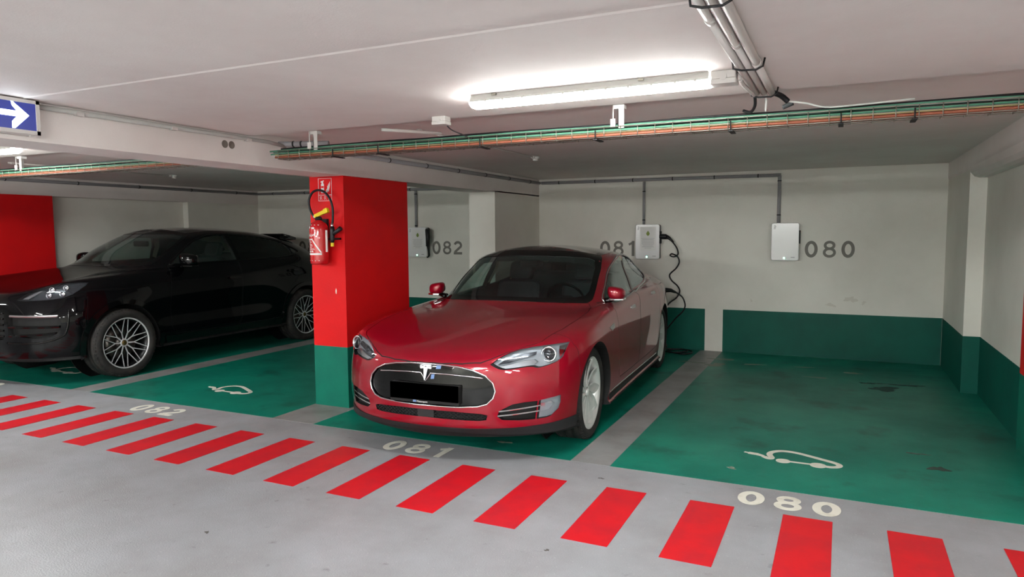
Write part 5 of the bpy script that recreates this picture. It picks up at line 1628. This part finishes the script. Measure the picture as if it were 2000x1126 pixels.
# ------------------------------------------------------------------ detectors on thin rods
def detector(x, y, y0, lab, lab2):
    t = thing('smoke_detector', lab, 'smoke detector', (x, y, ZC + .028))
    MB().lathe([(.0001, 0), (.038, 0), (.040, -.012), (.034, -.022), (.0001, -.022)], 28).build('base', M['white_plastic'], t)
    MB().lathe([(.0001, -.020), (.026, -.022), (.028, -.036), (.018, -.042), (.0001, -.043)], 28).build('sensor_head', M['white_plastic'], t)
    z = ZC + .018
    q = thing('conduit_pipe', lab2, 'conduit')
    MB().tube([(x, y0, z), (x, y - .03, z)], .008, 8).build('pipe', M['pipe_white'], q)
    for f in (.02, .5, .97):
        MB().box(x - .016, x + .016, y0 + (y - y0) * f - .010, y0 + (y - y0) * f + .010, z - .012, z + .012).build('clip', M['pipe_white'], q)
detector(-2.77, 6.44, 4.30, 'white smoke detector on the ceiling behind the tray, above the red car', 'thin white ceiling conduit leading to the detector above the red car')
detector(-7.66, 6.25, 4.30, 'white smoke detector on the ceiling above the black car', 'thin white ceiling conduit leading to the detector above the black car')
pipe([(-2.86, 4.0, ZC - .012), (-2.60, 4.35, ZC - .012)], .011, 'short white pipe lying diagonally on the ceiling above the tray')

# ------------------------------------------------------------------ illuminated arrow sign on the beam
SX, SY1, SZ0, SZ1 = -3.872, 2.347, 2.102, 2.300 - .02
t = thing('arrow_sign', 'illuminated blue sign with white arrow hanging on the beam at top left', 'sign', (0, 0, 0))
y0 = 1.35
m = MB().box(SX - .075, SX - .012, y0, SY1, SZ0, SZ1)
m.box(SX - .012, SX, y0, SY1, SZ1 - .018, SZ1).box(SX - .012, SX, y0, SY1, SZ0, SZ0 + .020).box(SX - .012, SX, y0, y0 + .018, SZ0, SZ1).box(SX - .012, SX, SY1 - .018, SY1, SZ0, SZ1)
m.box(SX - .055, SX - .035, SY1 - .03, SY1 - .015, SZ0 - .006, SZ0)
m.build('frame', M['pipe_white'], t)
MB().box(SX - .012, SX - .006, y0 + .018, SY1 - .018, SZ0 + .020, SZ1 - .018).build('panel', M['sign_blue'], t)
ar = [(1.80, 2.187), (2.234, 2.187), (2.210, 2.160), (2.209, 2.126), (2.222, 2.126), (2.294, 2.198), (2.215, 2.262), (2.209, 2.262), (2.212, 2.242), (2.236, 2.215), (1.80, 2.215)]
MB().prism(ar, SX - .006, SX - .004, 'x').build('arrow', M['sign_white'], t)
for yb in (1.4, 2.2): MB().box(-3.951, SX - .07, yb, yb + .06, 2.20, 2.24).build('bracket', M['zinc'], t)

# ------------------------------------------------------------------ wall chargers
def make_charger(x, z0, w, h, label, notice, holster):
    t = thing('wall_charger', label, 'charger', (x, YB, z0), 0, 'white wall chargers on the back wall')
    MB().prism(rrect(.004, w - .004, .004, h - .004, .022), -.075, -.001, 'y').build('case', M['grey_trim'], t, bevel=.004)
    MB().prism(rrect(0, w, 0, h, .026), -.112, -.070, 'y').build('front_cover', M['cover_white'], t, bevel=.006)
    m = MB()
    for k, (a, b_) in enumerate(((.030, .020), (.034, .022), (.028, .026), (.032, .018), (.026, .024))):
        m.box(a, a + b_, -.1128, -.1118, h - .032 - .010 * k, h - .028 - .010 * k)
    m.build('logo', M['print_dark'], t)
    MB().box(w * .72, w * .86, -.1128, -.1118, .038, .043).build('model_mark', M['print_dark'], t)
    MB().cyl((w * .48, -.1145, .030), .0085, .003, 'y', 16).build('status_light', M['led_green'], t)
    MB().prism(rrect(h * .45, h * .80, -.098, -.030, .01), w - .002, w + .012, 'x').build('socket', M['black_trim'], t, xf=Matrix(((1, 0, 0, 0), (0, 0, 1, 0), (0, 1, 0, 0), (0, 0, 0, 1))))
    if notice:
        MB().box(w * .20, w * .86, -.1126, -.1116, h * .25, h * .93).build('notice', M['paper'], t)
        m = MB()
        for k in range(9):
            ww = (.20, .17, .19, .18, .19, .17, .15, .18, .10)[k]
            m.box(w * .53 - ww / 2 * .9, w * .53 + ww / 2 * .9, -.1132, -.1124, h * .60 - .016 * k - .004, h * .60 - .016 * k)
        m.build('notice_print', M['print_grey'], t)
        MB().prism([(w * .53 + a, h * .74 + b_) for a, b_ in ((0, -.034), (.018, -.02), (.024, .0), (.014, .018), (0, .036), (-.014, .018), (-.024, 0), (-.018, -.02))], -.1134, -.1124, 'y').build('emblem', M['leaf_green'], t)
    return t
make_charger(-.789, 1.199, .318, .462, 'white wall charger with blank front, left of the grey 080', False, False)
make_charger(-2.505, 1.199, .322, .462, 'white wall charger with paper notice, black cable plugged in its right side', True, False)
make_charger(-6.13, 1.195, .335, .458, 'white wall charger seen just right of the red pillar, left of grey 082', True, True)

# charging cable of the red car: plug on the charger, cable down to the floor, up to the tail
def smooth(pts, n=8): return curve_through(pts, n, False)
t = thing('charging_cable', 'black charging cable hanging on the wall from charger to the red car tail', 'cable')
MB().tube([(-2.185, 9.235, 1.500), (-2.095, 9.235, 1.497)], .034, 14).build('wall_plug', M['cable_black'], t, bevel=.004)
MB().tube([(-2.100, 9.235, 1.500), (-2.06, 9.232, 1.480), (-2.025, 9.23, 1.448), (-2.00, 9.23, 1.42)], [.028, .022, .016, .013], 12).build('plug_sleeve', M['cable_black'], t)
wallp = [(-2.03, 9.23, 1.447), (-1.975, 9.23, 1.38), (-1.949, 9.24, 1.325), (-1.945, 9.25, 1.262), (-1.992, 9.22, 1.233), (-2.035, 9.20, 1.250), (-2.015, 9.22, 1.272), (-1.956, 9.27, 1.235), (-1.932, 9.28, 1.162), (-1.972, 9.28, 1.08),
         (-2.055, 9.28, .995), (-2.030, 9.28, .918), (-1.95, 9.27, .848), (-1.915, 9.25, .777), (-1.95, 9.22, .694), (-2.048, 9.18, .609), (-2.16, 9.12, .42), (-2.20, 9.07, .2), (-2.12, 9.02, .03), (-1.95, 8.95, .014), (-1.80, 8.86, .014), (-1.72, 8.93, .014),
         (-1.71, 9.08, .014), (-1.80, 9.20, .014), (-1.93, 9.17, .014), (-2.02, 9.04, .016), (-1.96, 8.90, .022), (-1.82, 8.90, .028), (-1.76, 9.03, .028), (-1.84, 9.14, .028), (-1.98, 9.12, .026), (-2.10, 9.05, .06), (-2.05, 8.97, .25), (-1.90, 8.92, .45),
         (-1.80, 8.88, .55), (-1.765, 8.86, .62), (-1.77, 8.85, .68), (-1.80, 8.84, .745), (-1.87, 8.81, .80)]
MB().tube(smooth(wallp, 5), .0095, 8).build('cord', M['cable_black'], t)
MB().tube([(-1.87, 8.81, .80), (-1.93, 8.78, .828), (-1.98, 8.74, .832), (-2.02, 8.70, .825)], [.014, .024, .030, .034], 14).build('car_plug', M['cable_black'], t)
# spare connector holstered at charger 082
t = thing('charging_cable', 'black charging connector holstered on the side of the charger left of 082', 'cable')
MB().tube([(-5.79, 9.20, 1.62), (-5.765, 9.19, 1.60), (-5.755, 9.19, 1.50), (-5.765, 9.19, 1.36)], [.02, .034, .036, .026], 12).build('connector', M['cable_black'], t)
MB().tube(smooth([(-5.765, 9.19, 1.36), (-5.755, 9.20, 1.28), (-5.76, 9.22, 1.22), (-5.80, 9.24, 1.19), (-5.83, 9.27, 1.22)], 6), .011, 8).build('cord', M['cable_black'], t)

# ------------------------------------------------------------------ fire extinguisher and its sign on the red pillar
EX, EY = -4.178, 4.872
t = thing('fire_extinguisher', 'red fire extinguisher with yellow lever and black hose hung on red pillar', 'fire extinguisher', (EX, EY, 1.30))
prof = [(.0001, .018), (.050, .012), (.072, 0), (.080, .012), (.082, .04), (.082, .300), (.078, .335), (.062, .362), (.036, .378), (.026, .385), (.024, .398), (.0001, .398)]
MB().lathe(prof, 48).build('cylinder', M['ext_red'], t)
MB().lathe([(.0001, .385), (.030, .388), (.032, .405), (.024, .418), (.0001, .420)], 20).box(-.045, .02, -.012, .012, .402, .418).build('valve', M['black_trim'], t)
q = Matrix.Translation((-.030, -.01, .415)) @ Matrix.Rotation(R(-20), 4, 'Y')
MB().rbox(.0, .155, -.012, .012, -.010, .022, .008, 'y').rbox(.115, .158, -.016, .016, -.014, .028, .006, 'y').build('lever', M['yellow'], t, xf=q, bevel=.002)
hose = [(-.035, -.004, .412), (-.062, -.006, .440), (-.090, -.006, .500), (-.094, -.006, .570), (-.055, -.004, .632), (.015, -.002, .650), (.085, -.002, .625), (.138, .0, .560), (.160, 0, .480), (.158, 0, .400), (.150, 0, .345)]
MB().tube(curve_through(hose, 6, False), .0105, 10).build('hose', M['cable_black'], t)
m = MB().tube([(-.030, -.004, .408), (-.052, -.005, .430)], .013, 10).tube([(.150, 0, .355), (.149, 0, .325)], .0135, 10)
m.build('hose_fitting', M['chrome'], t)
MB().tube([(.149, 0, .328), (.148, 0, .30), (.147, 0, .22), (.146, 0, .190)], [.019, .021, .020, .015], 12).tube([(.150, .0, .262), (.20, .005, .292), (.235, .010, .318)], [.016, .018, .020], 10).build('nozzle', M['cable_black'], t)
MB().cyl((.146, 0, .158), .0145, .032, 'z', 14).build('nozzle_tip', M['yellow'], t)
MB().box(-.085, .165, .078, .10, .215, .232).box(.135, .165, .0, .10, .215, .232).box(-.03, .03, .07, .10, .20, .40).build('bracket', M['dark_trim'], t)
def wrap(a, z, r=.0828): return (r * math.sin(a), -r * math.cos(a), z)
def wrapquad(mb, pts):
    """flat outline (angle, z) wrapped on the cylinder"""
    v = [wrap(a, z) for a, z in pts] + [wrap(a, z, .0822) for a, z in pts]; n = len(pts)
    mb.add(v, [tuple(range(n)), tuple(range(2 * n - 1, n - 1, -1))] + [(i, (i + 1) % n, n + (i + 1) % n, n + i) for i in range(n)])
m = MB()
def seg_strip(a0, z0, a1, z1, w):
    n = 10
    for k in range(n):
        t0, t1 = k / n, (k + 1) / n
        A0, Z0, A1, Z1 = a0 + (a1 - a0) * t0, z0 + (z1 - z0) * t0, a0 + (a1 - a0) * t1, z0 + (z1 - z0) * t1
        if abs(z1 - z0) > .03 and abs(a1 - a0) < 1.5: wrapquad(m, [(A0 - w / .08 / 2, Z0), (A0 + w / .08 / 2, Z0), (A1 + w / .08 / 2, Z1), (A1 - w / .08 / 2, Z1)])
        else: wrapquad(m, [(A0, Z0 - w / 2), (A1, Z1 - w / 2), (A1, Z1 + w / 2), (A0, Z0 + w / 2)])
seg_strip(-.75, .092, .95, .092, .016); seg_strip(-.05, .215, .88, .105, .013); seg_strip(-.75, .218, -.02, .222, .010)
for k, (a, b_) in enumerate(((-.7, -.3), (-.7, -.22), (-.7, -.35), (-.7, -.1), (-.7, .0), (-.7, -.2), (-.7, .12), (-.7, .2))):
    seg_strip(a, .205 - .0105 * k, b_, .205 - .0105 * k, .0035)
for a in (-.62, -.50, -.25, -.1): seg_strip(a, .118, a + .12, .112, .012)
for a, z, w_ in ((-.62, .325, .25), (-.15, .318, .35)): seg_strip(a, z, a + w_, z, .016)
pts = [(-.72, .250), (-.66, .262), (-.60, .248), (-.52, .252), (-.46, .264), (-.40, .248), (-.32, .252), (-.26, .268), (-.22, .240), (-.14, .252), (-.06, .262), (.02, .250), (.10, .262), (.20, .262)]
for a, b_ in zip(pts, pts[1:]):
    wrapquad(m, [(a[0], a[1] - .005), (b_[0], b_[1] - .005), (b_[0], b_[1] + .005), (a[0], a[1] + .005)])
for k in range(4): seg_strip(-.6 + .4 * k, .345, -.48 + .4 * k, .345, .004); seg_strip(-.6 + .4 * k, .035, -.5 + .4 * k, .035, .004)
m.build('printed_label', M['white_text'], t)
MB().box(.088, .106, -.02, -.012, .11, .30).build('white_tag', M['pipe_white'], t)

t = thing('extinguisher_sign', 'red sign with white extinguisher and flame pictogram at the pillar top', 'sign', (-4.255, 4.972, 1.858))
MB().box(0, .153, -.003, .001, 0, .204).build('board', M['pillar_red'], t)
W3 = lambda a, b_, d: (a, -.003 - d, b_)
m = MB()
stroke(m, [(.003, .003), (.150, .003), (.150, .201), (.003, .201)], .005, 0, .0008, W3, True)
stroke(m, [(.003, .055), (.150, .055)], .004, 0, .0008, W3)
m.build('border', M['white_text'], t)
m = MB()
m.prism([(.034, .072), (.066, .072), (.066, .150), (.058, .160), (.058, .172), (.068, .180), (.060, .186), (.048, .178), (.036, .180), (.028, .168), (.034, .165), (.042, .168), (.042, .160), (.034, .150)], -.0042, -.0032, 'y')
for k in range(4):
    stroke(m, curve_through([(.088 + .010 * k, .072 + .004 * k), (.094 + .010 * k, .098 + .006 * k), (.106 + .008 * k, .112 + .010 * k), (.104 + .009 * k, .135 + .012 * k)], 4, False), [.003] + [.006] * 11 + [.002], 0, .0009, W3)
for k in range(3):
    stroke(m, [(.022 + .046 * k, .014), (.022 + .046 * k, .042), (.038 + .046 * k, .042), (.034 + .046 * k, .026), (.042 + .046 * k, .014)], .004, 0, .0009, W3)
m.build('pictogram', M['white_text'], t)
MB().box(.036, .064, -.0048, -.0040, .118, .134).build('pictogram_band', M['pillar_red'], t)

# ------------------------------------------------------------------ cars
build_red_car()
build_suv()
